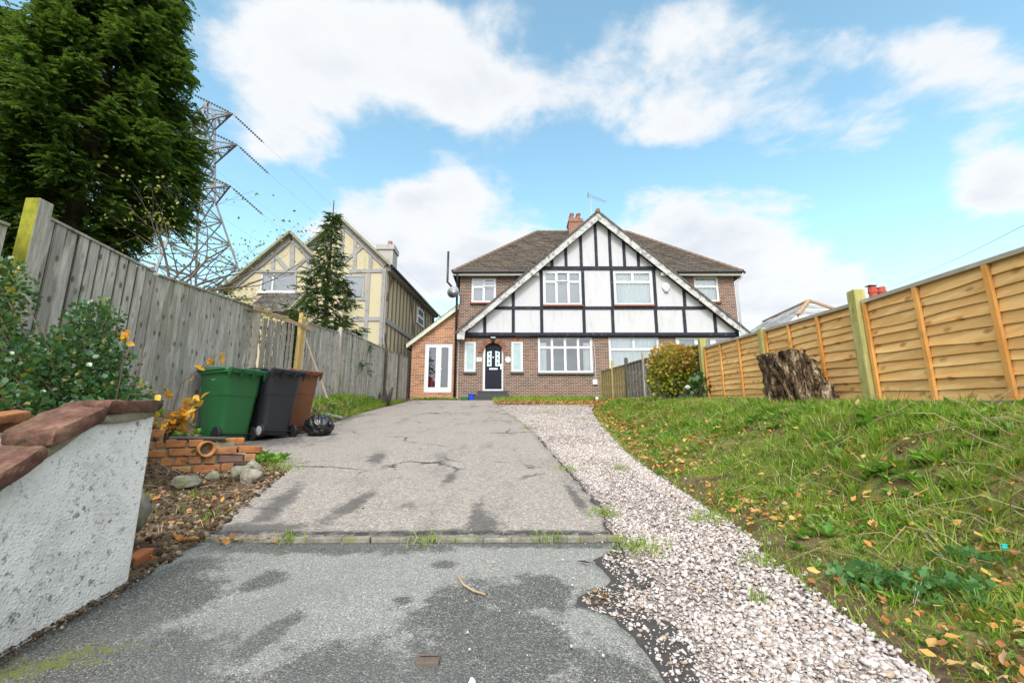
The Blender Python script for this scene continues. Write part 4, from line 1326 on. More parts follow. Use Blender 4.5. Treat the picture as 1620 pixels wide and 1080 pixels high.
# ------------------------------------------------------------------ wood
def m_wood(name, c0, c1, dark, green, gamt, scale, knots=.0, rough=.85):
    t = NT(name)
    v = t.co(scale)
    isl = t.island()
    off = t.n('VectorMath', {0: v, 1: t.n('CombineXYZ', {0: t.math('MULTIPLY', isl, 37.0), 1: t.math('MULTIPLY', isl, 19.0), 2: isl}).outputs[0]}, operation='ADD').outputs[0]
    gr = t.noise(off, 3.0, 6, .7, .6)
    c = t.ramp(gr, [(.25, dark), (.48, c0), (.72, c1)])
    c = t.mix(t.math('MULTIPLY', isl, .7), c, [x * .55 for x in c0])
    w = t.co()
    if gamt:
        c = t.mix(t.math('MULTIPLY', t.step(t.noise(w, 1.3, 5, .65), .48, .72), gamt), c, green)
    blot = t.step(t.noise(w, 4.5, 5, .7), .58, .75)
    c = t.mix(t.math('MULTIPLY', blot, .4), c, dark)
    if knots:
        al = scale[2] < 3                              # grain runs up the board
        k = t.n('TexVoronoi', {'Vector': t.n('VectorMath', {0: uv_wall(t), 1: (1.0, .55, 1) if al else (.55, 1.0, 1)}, operation='MULTIPLY').outputs[0], 'Scale': 5.5}, voronoi_dimensions='2D').outputs['Distance']
        c = t.mix(t.math('MULTIPLY', t.step(k, .16, .05), knots), c, [x * .55 for x in dark])
        wv = t.noise(t.n('VectorMath', {0: uv_wall(t), 1: (6, 1, 1) if al else (1, 6, 1)}, operation='MULTIPLY').outputs[0], 1.4, 5, .65)
        c = t.mix(t.math('MULTIPLY', t.step(wv, .48, .68), .45), c, [min(.9, x * 1.22) for x in c1])
    return t.done(t.pbr(c, rough, t.bump(gr, .35, .004), 0, .15))


M_FGREY = m_wood('weathered_fence_boards', (.35, .325, .285), (.54, .51, .45), (.12, .106, .085), (.17, .19, .07), .45, (14, 14, .9), .85)
M_FGREY2 = m_wood('weathered_slats', (.33, .30, .26), (.46, .43, .385), (.12, .10, .085), (.16, .17, .07), .4, (14, 14, .9), .5)
M_POSTMOSS = m_wood('mossy_post', (.24, .23, .055), (.34, .33, .10), (.14, .13, .04), (.13, .16, .015), .9, (9, 9, 1.2), .3)
M_POSTGREY = m_wood('grey_post', (.36, .325, .27), (.47, .43, .37), (.20, .17, .14), (.20, .21, .10), .3, (9, 9, 1.2), .3)
M_POSTDARK = m_wood('dark_post', (.07, .06, .05), (.12, .10, .08), (.03, .027, .022), (.08, .09, .03), .4, (9, 9, 1.2), .3)
M_NEWWOOD = m_wood('new_orange_boards', (.80, .46, .165), (.86, .57, .26), (.56, .25, .07), (.50, .30, .10), .0, (9, .75, 9), .75)
M_NEWBAT = m_wood('orange_battens', (.70, .33, .085), (.78, .43, .14), (.42, .155, .03), (.5, .3, .1), .0, (9, 9, 1.0), .3)
M_CAPGREY = m_wood('pale_capping', (.42, .36, .29), (.52, .46, .39), (.26, .21, .16), (.3, .3, .2), .2, (9, .9, 9), .2)
M_GREENPOST = m_wood('treated_post', (.36, .33, .115), (.46, .43, .18), (.20, .18, .06), (.25, .26, .06), .5, (9, 9, 1.2), .4)
M_OLDLAP = m_wood('old_lap_boards', (.22, .20, .165), (.32, .30, .26), (.09, .08, .065), (.14, .15, .06), .5, (9, .75, 9), .3)
M_OLDLAPY = m_wood('yellowed_lap_boards', (.34, .265, .125), (.46, .37, .19), (.16, .125, .06), (.20, .21, .07), .5, (9, .75, 9), .3)
M_STAKE = m_wood('yellow_stake', (.46, .32, .12), (.56, .42, .19), (.28, .18, .06), (.3, .3, .1), .2, (9, 9, 1.2), .3)
M_BATTEN = m_wood('brown_batten', (.42, .29, .18), (.54, .40, .27), (.24, .15, .09), (.3, .3, .1), .1, (9, 1.2, 9), .3)
M_PALEPOLE = m_wood('pale_pole', (.58, .46, .32), (.68, .56, .42), (.40, .30, .20), (.4, .4, .2), .1, (9, 9, 1.2), .2)

t = NT('post_mossed_on_one_side')
_a = t.noise(t.co((9, 9, 1.2)), 3, 6, .7)
_g = t.ramp(_a, [(.3, (.20, .185, .15)), (.5, (.34, .315, .265)), (.7, (.44, .41, .36))])
_m = t.ramp(t.noise(t.co((4, 4, 2)), 4, 5, .7), [(.3, (.15, .15, .015)), (.6, (.26, .26, .03)), (.8, (.36, .34, .07))])
_ny = t.n('SeparateXYZ', {0: t.n('NewGeometry').outputs['True Normal']}).outputs[1]
M_POST2 = t.done(t.pbr(t.mix(t.step(_ny, -.3, -.6), _g, _m), .9, t.bump(_a, .4, .004), 0, .15))

# ------------------------------------------------------------------ old fence on the left
FX = -4.6
lf = thing('board_fence', 'long weathered grey board fence climbing beside the drive to the houses', 'fence', (FX, 11, g(FX, 11)))


def panel_left(y0, y1, t0, t1, style, mat=None, b_extra=0.0, label=None):
    mb = MB()
    w, pitch = {'feather': (.105, .135), 'close': (.089, .1), 'slat': (.05, .082), 'plain': (.2, .203)}[style]
    n = max(1, round((y1 - y0) / pitch))
    pitch = (y1 - y0) / n
    for k in range(n):
        a = y0 + k * pitch
        b = a + w * pitch / {'feather': .135, 'close': .1, 'slat': .082, 'plain': .203}[style]
        f0, f1 = (a - y0) / (y1 - y0), (b - y0) / (y1 - y0)
        za, zb_ = t0 + (t1 - t0) * f0, t0 + (t1 - t0) * f1
        if style in ('slat', 'close'):
            e = random.uniform(-.012, .012)
            za += e; zb_ += e
        lo = min(float(zl(a)), g(FX, a)) - .02 + b_extra
        xo = FX + random.uniform(-.009, .009)
        ln = random.uniform(-.006, .006) if style != 'slat' else random.uniform(-.02, .02)
        mb.add([(xo, a, lo), (xo, b, lo), (xo + ln, b, zb_), (xo + ln, a, za), (xo - .018, a, lo), (xo - .018, b, lo), (xo - .018 + ln, b, zb_), (xo - .018 + ln, a, za)],
               [(0, 1, 2, 3), (4, 7, 6, 5), (0, 4, 5, 1), (1, 5, 6, 2), (2, 6, 7, 3), (3, 7, 4, 0)])
        if style == 'feather':
            a2, b2 = b - .012, a + pitch + .012
            if b2 < y1 + .05:
                mb.box(FX - .060, FX - .043, a2 - .035, b2 + .035, lo + random.uniform(0, .003), za - .01)
    zz = min(float(zl(y0)), float(zl(y1)))
    for h in (.35, .75, None):
        za = (float(zl(y0)) + h * (t0 - zl(y0))) if h else t0 - .18
        zb_ = (float(zl(y1)) + h * (t1 - zl(y1))) if h else t1 - .18
        mb.bar((FX - .065, y0, za), (FX - .065, y1, zb_), .035, .06)
    p = mb.build('panel', mat or M_FGREY, lf)
    if label:
        p['label'] = label
    if style in ('feather', 'close', 'plain') and y1 - y0 > 1.2:
        MB().bar((FX - .01, y0 + .01, t0 + .014), (FX - .01, y1 - .01, t1 + .014), .062, .026).build('capping', M_FGREY2, p)
    return p


panel_left(2.0, 3.86, 1.80, 1.875, 'plain')
panel_left(4.13, 5.56, 2.11, 2.06, 'feather')
panel_left(5.60, 7.84, 2.045, 2.25, 'close')
panel_left(8.22, 9.42, 2.16, 2.325, 'slat', M_FGREY2, label='narrow slatted panel with dark gaps')
panel_left(9.96, 11.78, 2.49, 2.68, 'close')
panel_left(11.95, 13.85, 2.81, 2.945, 'feather')
panel_left(13.98, 16.2, 2.95, 3.09, 'close')
panel_left(16.38, 18.08, 3.10, 3.255, 'close')
panel_left(18.22, 19.85, 3.26, 3.375, 'close', M_FGREY2)


def post_left(y, ztop, w, mat, dx=0.0, lean=0.0):
    z0 = g(FX, y) - .1
    mb = MB()
    a, b = Vector((FX + dx, y, z0)), Vector((FX + dx, y + lean, ztop))
    mb.bar(a, b, w, w, up=(0, 1, 0))
    return mb.build('post', mat, lf, bevel=.008)


post_left(3.60, 2.02, .075, M_POSTGREY, .05)
post_left(4.02, 2.22, .14, M_POST2, .05)
post_left(5.58, 2.06, .07, M_FGREY, -.06)
post_left(7.93, 2.30, .085, M_POSTGREY, .02)
post_left(8.16, 2.2, .04, M_POSTDARK, -.08)
post_left(9.90, 2.52, .06, M_FGREY, -.02)
post_left(11.86, 2.86, .09, M_POSTGREY, .02)
post_left(13.91, 3.02, .08, M_POSTGREY, -.02)
post_left(16.29, 3.16, .10, M_POSTDARK, .02)
post_left(18.15, 3.30, .08, M_POSTDARK, .0)
post_left(19.9, 3.35, .1, M_POSTDARK, .0)
top(MB().bar((FX + .07, 7.70, 2.22), (FX + .07, 10.05, 2.37), .025, .085), 'timber_batten', M_BATTEN, 'brown batten nailed across the gap and slatted panel of the grey fence', 'batten', bevel=.004)
for y, h, w, lab in ((9.50, 2.62, .075, 'taller yellow stake by the slatted fence panel, nearer the bins'), (9.66, 2.58, .055, 'thinner yellow stake against the fence, on the house side of its twin')):
    top(MB().bar((FX + .035, y, g(FX, y) - .1), (FX + .035, y + .05, h), w, w, up=(0, 1, 0)), 'timber_stake', M_STAKE, lab, 'stake', group='stakes by the slatted panel', bevel=.005)
p0, p1 = Vector((-4.18, 10.45, g(-4.18, 10.45))), Vector((FX + .06, 9.75, 2.12))
top(MB().tube([p0, p1], [.026, .022], 8), 'wooden_pole', M_PALEPOLE, 'pale wooden pole leaning against the grey fence', 'pole', base=p0)


# ------------------------------------------------------------------ lap fences on the right
def XF(Y):
    return float(np.interp(Y, [0, 2.6, 4.6, 21], [3.58, 3.60, 3.64, 4.05]))


def lap_panel(fence, y0, y1, t0, t1, b0, b1, mat, bat, nb=3, name='panel', gauge=.088, cap=None, holes=()):
    mb = MB()
    nbd = max(5, round(((t0 - b0) + (t1 - b1)) / 2 / gauge))
    seg = 14
    for k in range(nbd):
        f0, f1 = k / nbd, min(1.0, (k + 1.28) / nbd)
        if k in holes:
            continue
        ph, am = random.uniform(0, 6), random.uniform(.004, .014)
        kink = random.uniform(-.006, .006)
        vs, fs = [], []
        for s in range(seg + 1):
            u = s / seg
            y = y0 + (y1 - y0) * u
            x = XF(y)
            zb_, zt = b0 + (b1 - b0) * u, t0 + (t1 - t0) * u
            wv = am * math.sin(u * random.choice((5, 5)) + ph) + am * .5 * math.sin(u * 13 + ph * 2) + kink * (u - .5)
            zl_ = zb_ + (zt - zb_) * f0 + (wv if k else 0)
            zu = zb_ + (zt - zb_) * f1
            vs += [(x - .021, y, zl_), (x - .002, y, zu), (x - .010, y, zl_), (x + .004, y, zu)]
        for s in range(seg):
            o, p = s * 4, s * 4 + 4
            fs += [(o, o + 1, p + 1, p), (o, p, p + 2, o + 2), (o + 2, p + 2, p + 3, o + 3)]
        mb.add(vs, fs)
    p = mb.build(name, mat, fence)
    for i in range(nb + 1):
        u = i / nb
        y = y0 + (y1 - y0) * u
        y = min(max(y, y0 + .021), y1 - .021)
        u = (y - y0) / (y1 - y0)
        bb_ = MB()
        bb_.box(XF(y) - .050, XF(y) - .022, y - .02, y + .02, b0 + (b1 - b0) * u, t0 + (t1 - t0) * u - .002).box(XF(y) + .006, XF(y) + .03, y - .02, y + .02, b0 + (b1 - b0) * u, t0 + (t1 - t0) * u - .002)
        bb_.build('batten', bat, p)
    if cap:
        MB().bar((XF(y0) - .008, y0, t0 + .018), (XF(y1) - .008, y1, t1 + .018), .085, .036).build('capping', cap, p)
    return p


nf = thing('lap_fence', 'new bright orange lap panel fence along the right bank', 'fence', (3.65, 5.5, g(3.65, 5.5)))


def ttop(y):
    return float(np.interp(y, [0, 2.7, 3.03, 4.4, 6.38, 8.4, 9], [1.10, 1.245, 1.265, 1.33, 1.48, 1.645, 1.69]))


for y0, y1 in ((.70, 2.52), (2.63, 4.50), (4.64, 6.42), (6.53, 8.62)):
    lap_panel(nf, y0, y1, ttop(y0), ttop(y1), .078 * y0 + .0, .078 * y1 + .0, M_NEWWOOD, M_NEWBAT, 3, cap=M_CAPGREY)
for y, zt, w, m in ((2.575, 1.40, .10, M_GREENPOST), (4.57, 1.50, .115, M_GREENPOST), (6.475, 1.545, .10, M_GREENPOST)):
    MB().bar((XF(y) - .035, y, g(XF(y), y) - .2), (XF(y) - .035, y, zt), w, w, up=(0, 1, 0)).build('post', m, nf, bevel=.008)
for y0, y1 in ((.70, 2.52), (2.63, 4.50)):
    MB().bar((XF(y0) + .0, y0, .078 * y0 - .075), (XF(y1) + .0, y1, .078 * y1 - .075), .045, .14).build('gravel_board', M_KERB, nf)

of = thing('old_lap_fence', 'old weathered lap fence between the yellow-green bush and the brick house', 'fence', (3.9, 14, g(3.9, 14)))
for y0, y1, t0, t1, m, hl in ((8.78, 10.85, 1.75, 1.96, M_OLDLAP, ()), (10.93, 12.95, 1.97, 2.17, M_OLDLAP, ()), (13.13, 15.2, 2.19, 2.38, M_OLDLAP, ()), (15.38, 17.6, 2.385, 2.60, M_OLDLAPY, ()), (17.78, 20.3, 2.61, 2.85, M_OLDLAPY, ())):
    lap_panel(of, y0, y1, t0, t1, .079 * y0 + .02, .079 * y1 + .02, m, m, 5, gauge=.11, holes=hl, cap=m)
for y, zt, w, m in ((8.71, 1.87, .12, M_GREENPOST), (10.89, 2.05, .08, M_FGREY2), (13.04, 2.41, .09, M_POSTGREY), (15.29, 2.62, .10, M_POSTDARK), (17.69, 2.92, .10, M_GREENPOST), (20.38, 2.8, .09, M_OLDLAPY)):
    MB().bar((XF(y) - .03, y, g(XF(y), y) - .15), (XF(y) - .03, y, zt), w, w, up=(0, 1, 0)).build('post', m, of, bevel=.006)

# ------------------------------------------------------------------ timber framed house on the left
tf = thing('timber_framed_house', 'cream house with grey oak timbering and two gables behind the grey fence', 'house', (-9, 20, 1.7))
Y2, Y1 = 20.0, 19.55
AX2, AZ2 = -8.09, 10.05
AX1, AZ1 = -10.13, 9.10
XR2 = -5.86


def g2(x):
    return AZ2 - .95 * abs(x - AX2)


def g1(x):
    return AZ1 - .98 * abs(x - AX1)


w2 = atY(542, 434, Y2), atY(574, 473, Y2)
w1_ = atY(413, 431, Y1), atY(467, 462, Y1)
tw = MB()
wall_holes(tw, -10.4, XR2, 1.2, lambda x: g2(x), [(w2[0].x, w2[1].x, w2[1].z, w2[0].z)], Y2, .12, extra=(AX2,))
wall_holes(tw, -12.75, -7.55, 1.2, lambda x: g1(x), [(w1_[0].x, w1_[1].x, w1_[1].z, w1_[0].z)], Y1, .12, extra=(AX1,))
tw.add([(-7.55, Y1, 1.2), (-7.55, Y2, 1.2), (-7.55, Y2, g1(-7.55)), (-7.55, Y1, g1(-7.55))], [(0, 1, 2, 3)])
SB = Vector((-5.15, 29.3, 0))
tw.add([(XR2, Y2, 1.2), (SB.x, SB.y, 1.2), (SB.x, SB.y, 8.0), (XR2, Y2, g2(XR2))], [(0, 1, 2, 3)])
tw.add([(-12.75, Y1, 1.2), (-12.75, 29, 1.2), (-12.75, 29, 6.6), (-12.75, Y1, 6.55)], [(0, 3, 2, 1)])
tw.add([(-12.75, 29.3, 1.2), (SB.x, SB.y, 1.2), (SB.x, SB.y, 8.0), (-12.75, 29.3, 8.0)], [(0, 1, 2, 3)])
tw.build('wall', M_CREAM, tf)
ok = MB()


def oak(mb, pa, pb, Y, w, d=.05):
    a, b = atY(*pa, Y), atY(*pb, Y)
    mb.bar((a.x, Y - d / 2 + random.uniform(.004, .012), a.z), (b.x, Y - d / 2 + random.uniform(.004, .012), b.z), w, d, up=(0, 1, 0))


for pa, pb, w in (((553, 429.5), (611, 428.0), .17), ((566, 473.5), (583, 473.5), .12), ((556, 505), (606, 504.5), .19), ((545, 527), (582, 527), .14), ((609, 430), (603.5, 545), .24), ((583.5, 432), (578, 540), .16),
                  ((562.5, 372), (561, 427), .17), ((587, 391), (585.5, 427), .15), ((539, 420), (579, 385), .16), ((588, 397), (604, 413), .13), ((543, 352), (540, 425), .17), ((518, 372), (517, 400), .15), ((576, 434), (575, 474), .10)):
    oak(ok, pa, pb, Y2, w)
for pa, pb, w in (((402, 429.5), (486, 429.5), .12), ((463.5, 380), (462, 428), .20), ((433, 403), (432, 428), .17), ((435, 404), (456, 427), .17), ((485, 409), (465, 426), .15), ((490, 404), (486, 500), .22), ((468.5, 432), (467, 462), .10),
                  ((412, 464), (484, 464), .12), ((446, 465), (463, 485), .18)):
    oak(ok, pa, pb, Y1, w)
for ax, az, yy, xa, xb, sl in ((AX2, AZ2, Y2, -10.2, XR2, .95), (AX1, AZ1, Y1, -12.7, -7.6, .98)):
    for xe in (xa, xb):
        zz = az - sl * abs(xe - ax)
        ok.bar((ax, yy - .03, az - .16), (xe, yy - .03, zz - .16), .26, .07, up=(0, 1, 0))
ok.build('timber_frame', M_OAK, tf)
# side wall: studs, rail and braces
sdv = (SB - Vector((XR2, Y2, 0)))
sd_n = Vector((sdv.y, -sdv.x, 0)).normalized()


def side(u, z, off=.015):
    p = Vector((XR2, Y2, 0)) + sdv * u + sd_n * off
    return Vector((p.x, p.y, z))


sk = MB()
for k in range(1, 17):
    u = k / 17
    sk.bar(side(u, 1.5), side(u, 7.75), .10, .05, up=sd_n)
for ua, za, ub, zb_ in ((.03, 6.2, .10, 7.6), (.42, 7.4, .53, 5.2), (.03, 4.6, .12, 3.2), (.83, 5.2, .74, 7.4)):
    sk.bar(side(ua, za, .03), side(ub, zb_, .03), .10, .05, up=sd_n)
sk.build('wall_studs', M_OAKDARK, tf)
MB().bar(side(0, 5.22, .035), side(1, 5.32, .035), .22, .07, up=sd_n).bar(side(0, 1.9, .02), side(0, 7.5, .02), .22, .06, up=sd_n).build('side_rail', M_OAK, tf)
sw = MB().bar(side(.56, 6.85, .03), side(.70, 6.85, .03), .95, .06, up=sd_n)
swf = sw.build('window', M_UPVC, tf)
MB().bar(side(.575, 6.62, .062), side(.685, 6.62, .062), .34, .01, up=sd_n).bar(side(.575, 7.08, .062), side(.685, 7.08, .062), .34, .01, up=sd_n).build('pane', M_ROOMDARK, swf)
window(tf, w2[0].x, w2[1].x, w2[1].z, w2[0].z, Y2 + .02, [(0, 1, 0, 1)], 'blind', None, border=.03)
window(tf, w1_[0].x, w1_[1].x, w1_[1].z, w1_[0].z, Y1 + .02, [(0, .33, 0, 1), (.33, 1, 0, 1)], 'blind', M_UPVC, border=.035)
rf = MB()
e2 = XR2 + .30
courses(rf, (e2, Y2 - .25, g2(e2) + .08), (e2 + .72, 29.6, g2(e2) + .25), (AX2, Y2 - .25, AZ2 + .10), (AX2 + .5, 29.6, AZ2 + .2), .2)
courses(rf, (-11.2, 29.6, g2(-11.2) + .08), (-11.2, Y2 - .25, g2(-11.2) + .08), (AX2 + .5, 29.6, AZ2 + .2), (AX2, Y2 - .25, AZ2 + .10), .2)
courses(rf, (-13.05, 26, g1(-13.05) + .08), (-13.05, Y1 - .25, g1(-13.05) + .08), (AX1, 26, AZ1 + .10), (AX1, Y1 - .25, AZ1 + .10), .2)
courses(rf, (-7.3, Y1 - .25, g1(-7.3) + .08), (-7.3, 26, g1(-7.3) + .08), (AX1, Y1 - .25, AZ1 + .10), (AX1, 26, AZ1 + .10), .2)
trf = rf.build('roof', M_TILES2, tf)
vb = MB()
M_VERGE = m_paintwood('mossy_verge', (.26, .25, .17), (.14, .13, .09), .6)
for ax, az, yy, xe1, xe2, sl in ((AX2, AZ2, Y2, -10.4, e2, .95), (AX1, AZ1, Y1, -13.0, -7.3, .98)):
    for xe in (xe1, xe2):
        vb.bar((ax, yy - .15, az + .06), (xe, yy - .15, az + .06 - sl * abs(xe - ax)), .11, .30, up=(0, 1, 0))
vb.build('verge_board', M_VERGE, tf)
MB().tube([(e2 + .05, Y2 - .2, g2(e2) + .02), (e2 + .77, 29.6, g2(e2) + .2)], .06, 8).tube([side(.93, 7.6, .08), side(.93, 2, .08)], .05, 8).build('gutter', M_BLACKPL, tf)
MB().bar(side(0, 7.65, .12), side(1, 7.85, .12), .26, .24, up=sd_n).build('fascia', M_OAK, tf)
MB().box(-7.75, -6.85, 24.6, 25.6, 8.0, 10.55).box(-7.82, -6.78, 24.53, 25.67, 10.55, 10.85).build('chimney', m_stucco('chimney_render', (.36, .345, .32), (.16, .155, .14), .8), trf)
MB().tube([(-7.15, 25, 10.85), (-7.15, 25, 11.2)], [.15, .13], 12).build('chimney_pot', M_BRICK3, trf)
pr = MB()
pa, pb = atY(418, 470, 19.0), atY(470, 520, 18.2)
courses(pr, (-11.0, 18.0, 5.0), (-9.2, 18.0, 5.0), (-11.0, Y1, 6.35), (-9.2, Y1, 6.35), .18)
pr.build('porch_roof', M_TILES2, tf)
pk = MB().prism([(-9.25, 18.05, 4.92), (-9.25, Y1, 6.2), (-9.25, Y1, 4.92)], (.06, 0, 0)).box(-10.9, -9.3, 18.15, 18.25, 1.4, 4.9)
pk.build('porch_wall', M_CREAM, tf)
MB().bar((-9.17, 18.0, 4.98), (-9.17, Y1, 6.33), .06, .2).build('porch_verge', M_VERGE, tf)

# ------------------------------------------------------------------ bungalow on the right
bg = thing('bungalow', 'pale tiled bungalow roof and brick gable showing over the orange fence', 'bungalow', (15.5, 23, 1.7))
bw = MB()
BX, BZ, BYF = 14.35, 6.40, 20.2
sl = .80
wall_holes(bw, BX - 3.4, BX + 3.4, 1.2, lambda x: min(5.35, BZ - sl * abs(x - BX)), [], BYF + .3, .1, extra=(BX - 1.3, BX + 1.3, BX))
bw.add([(BX - 3.4, BYF + .3, 1.2), (BX - 3.4, 27, 1.2), (BX - 3.4, 27, BZ - sl * 3.4), (BX - 3.4, BYF + .3, BZ - sl * 3.4)], [(0, 3, 2, 1)])
bw.box(BX + 3.4, 22, 22, 27, 1.2, 3.8)
bw.build('wall', M_BRICK, bg)
br_ = MB()
xe = BX - 3.9
zt = 5.42
xt = BX - (BZ - zt) / sl
courses(br_, (xe, 27.2, BZ - sl * 3.9), (xe, BYF, BZ - sl * 3.9), (xt, 27.2, zt), (xt, BYF, zt), .2)
courses(br_, (xt, 27.0, zt), (xt, BYF, zt), (BX, 25, BZ), (BX, BYF + .95, BZ), .2)
courses(br_, (BX + 3.9, BYF, BZ - sl * 3.9), (BX + 3.9, 27.2, BZ - sl * 3.9), (BX, BYF + .95, BZ), (BX, 25, BZ), .2)
courses(br_, (xt, BYF - .02, zt), (2 * BX - xt, BYF - .02, zt), (BX, BYF + .95, BZ), (BX + .001, BYF + .95, BZ), .2)
courses(br_, (BX, 21, 3.9), (22.5, 21, 3.9), (BX, 23.6, 6.5), (22.5, 23.6, 6.5), .2)
brf = br_.build('roof', M_TILES3, bg)
MB().bar((xt - .02, BYF - .05, zt + .05), (BX, BYF + .92, BZ + .04), .16, .09).bar((2 * BX - xt + .02, BYF - .05, zt + .05), (BX, BYF + .92, BZ + .04), .16, .09).bar((BX, BYF + .9, BZ + .03), (BX, 25.2, BZ + .03), .16, .08).build('ridge_tile', M_RIDGE, brf)
MB().bar((xe, BYF - .02, BZ - sl * 3.9 - .12), (xt, BYF - .02, zt - .12), .3, .05, up=(0, 1, 0)).bar((2 * BX - xe, BYF - .02, BZ - sl * 3.9 - .12), (2 * BX - xt, BYF - .02, zt - .12), .3, .05, up=(0, 1, 0)).bar((xt, BYF - .05, zt - .10), (2 * BX - xt, BYF - .05, zt - .10), .06, .2).build('bargeboard', M_FASCIA, bg)
cx_, cy_ = 19.3, 23.0
MB().box(cx_ - .42, cx_ + .42, cy_ - .35, cy_ + .35, 5.6, 7.12).build('chimney', M_GREYMET, brf)
cp = MB()
for dx in (-.24, .22):
    cp.tube([(cx_ + dx, cy_, 7.12), (cx_ + dx, cy_, 7.2), (cx_ + dx, cy_, 7.21), (cx_ + dx, cy_, 7.4), (cx_ + dx, cy_, 7.41), (cx_ + dx, cy_, 7.55), (cx_ + dx, cy_, 7.56), (cx_ + dx, cy_, 7.72)], [.22, .22, .19, .19, .22, .22, .19, .2], 14)
cp.build('chimney_pot', plain('red_clay_pot', (.42, .065, .035), .7, 0, .3, .25), brf)
MB().box(cx_ - .5, cx_ - .05, cy_ - .15, cy_ + .15, 7.78, 7.82).build('chimney_cowl', M_BLACKPL, brf)

# ------------------------------------------------------------------ rendered wall at the left edge
t = NT('pebble_render')
v = t.co()
st = t.noise(v, 4.5, 6, .7)
c = t.mix(t.step(st, .42, .75), (.74, .73, .70), (.50, .49, .46))
sp = t.math('MULTIPLY', t.step(t.noise(v, 34, 5, .75), .55, .62), t.step(t.noise(v, 3.2, 3, .6), .36, .58))
c = t.mix(t.math('MULTIPLY', sp, .8), c, (.12, .12, .115))
ws = t.math('MULTIPLY', t.step(t.noise(v, 42, 4, .7), .63, .67), t.step(t.noise(v, 2.2, 3, .5), .45, .6))
c = t.mix(ws, c, (.86, .85, .82))
zz = t.n('SeparateXYZ', {0: v}).outputs[2]
low = t.step(t.math('ADD', zz, t.math('MULTIPLY', st, .16)), -.46, -.62)
c = t.mix(t.math('MULTIPLY', low, .35), c, (.34, .31, .20))
h = t.math('ADD', t.math('MULTIPLY', t.step(t.voro(v, 70), .5, .1), 1.0), t.math('MULTIPLY', t.voro(v, 170), .5))
M_RENDER = t.done(t.pbr(c, .9, t.bump(h, .45, .006), 0, .2))


def m_rock(name, c0, c1, c2, moss, mamt, sc=7, bump=.9):
    t = NT(name)
    v = t.co()
    a = t.noise(v, sc, 7, .72)
    c = t.ramp(a, [(.3, c0), (.5, c1), (.68, c2)])
    if mamt:
        c = t.mix(t.math('MULTIPLY', t.step(t.noise(v, sc * .8, 4, .6), .5, .66), mamt), c, moss)
    b = t.noise(v, sc * 6, 5, .7)
    c = t.mix(t.math('MULTIPLY', b, .4), c, c0)
    return t.done(t.pbr(c, .9, t.bump(t.math('ADD', a, t.math('MULTIPLY', b, .4)), bump, .012), 0, .2))


M_COPE = m_rock('red_sandstone', (.03, .02, .016), (.13, .062, .043), (.28, .155, .105), (.15, .12, .06), .35, 9)
M_COPEOR = m_rock('orange_stone', (.12, .06, .03), (.30, .12, .05), (.42, .21, .09), (.17, .16, .05), .6)
M_MORTAR = m_rock('old_mortar', (.14, .12, .085), (.27, .24, .17), (.38, .35, .27), (.14, .15, .05), .5, 9)
M_ROCK = m_rock('mossy_rock', (.10, .095, .075), (.21, .20, .155), (.34, .33, .28), (.10, .115, .02), .65)
M_ROCK2 = m_rock('pale_rock', (.13, .11, .09), (.28, .255, .21), (.44, .42, .37), (.15, .15, .05), .3, 9)


def rough_box(mb, x0, x1, y0, y1, z0, z1, n=7, amp=.012, tilt=0.0, seed=0):
    """a stone slab: a subdivided box with knocked-off, wavy faces; tilt = rise of z per metre of y"""
    q = random.Random(seed)
    nx = ny = nz = n
    grid = {}
    cx_, cy_, cz_ = (x0 + x1) / 2, (y0 + y1) / 2, (z0 + z1) / 2

    def P(i, j, k):
        if (i, j, k) not in grid:
            a, b, c_ = i / nx * 2 - 1, j / ny * 2 - 1, k / nz * 2 - 1
            # rounded corners
            f = 1 - .035 * (a * a * b * b + b * b * c_ * c_ + a * a * c_ * c_)
            x, y, z = cx_ + a * (x1 - x0) / 2 * f, cy_ + b * (y1 - y0) / 2 * f, cz_ + c_ * (z1 - z0) / 2 * f
            nn = [float(fbm(np.array([x * 17 + s * 7 + seed]), np.array([y * 15 + z * 30]), seed + s)[0]) - .5 for s in range(3)]
            grid[i, j, k] = len(mb.v)
            mb.v.append((x + nn[0] * amp * 2, y + nn[1] * amp * 2, z + nn[2] * amp * 2.5 + tilt * (y - cy_)))
        return grid[i, j, k]
    for i in range(n):
        for j in range(n):
            mb.f += [(P(i, j, 0), P(i, j + 1, 0), P(i + 1, j + 1, 0), P(i + 1, j, 0)), (P(i, j, n), P(i + 1, j, n), P(i + 1, j + 1, n), P(i, j + 1, n)),
                     (P(i, 0, j), P(i + 1, 0, j), P(i + 1, 0, j + 1), P(i, 0, j + 1)), (P(i, n, j), P(i, n, j + 1), P(i + 1, n, j + 1), P(i + 1, n, j)),
                     (P(0, i, j), P(0, i, j + 1), P(0, i + 1, j + 1), P(0, i + 1, j)), (P(n, i, j), P(n, i + 1, j), P(n, i + 1, j + 1), P(n, i, j + 1))]
    return mb


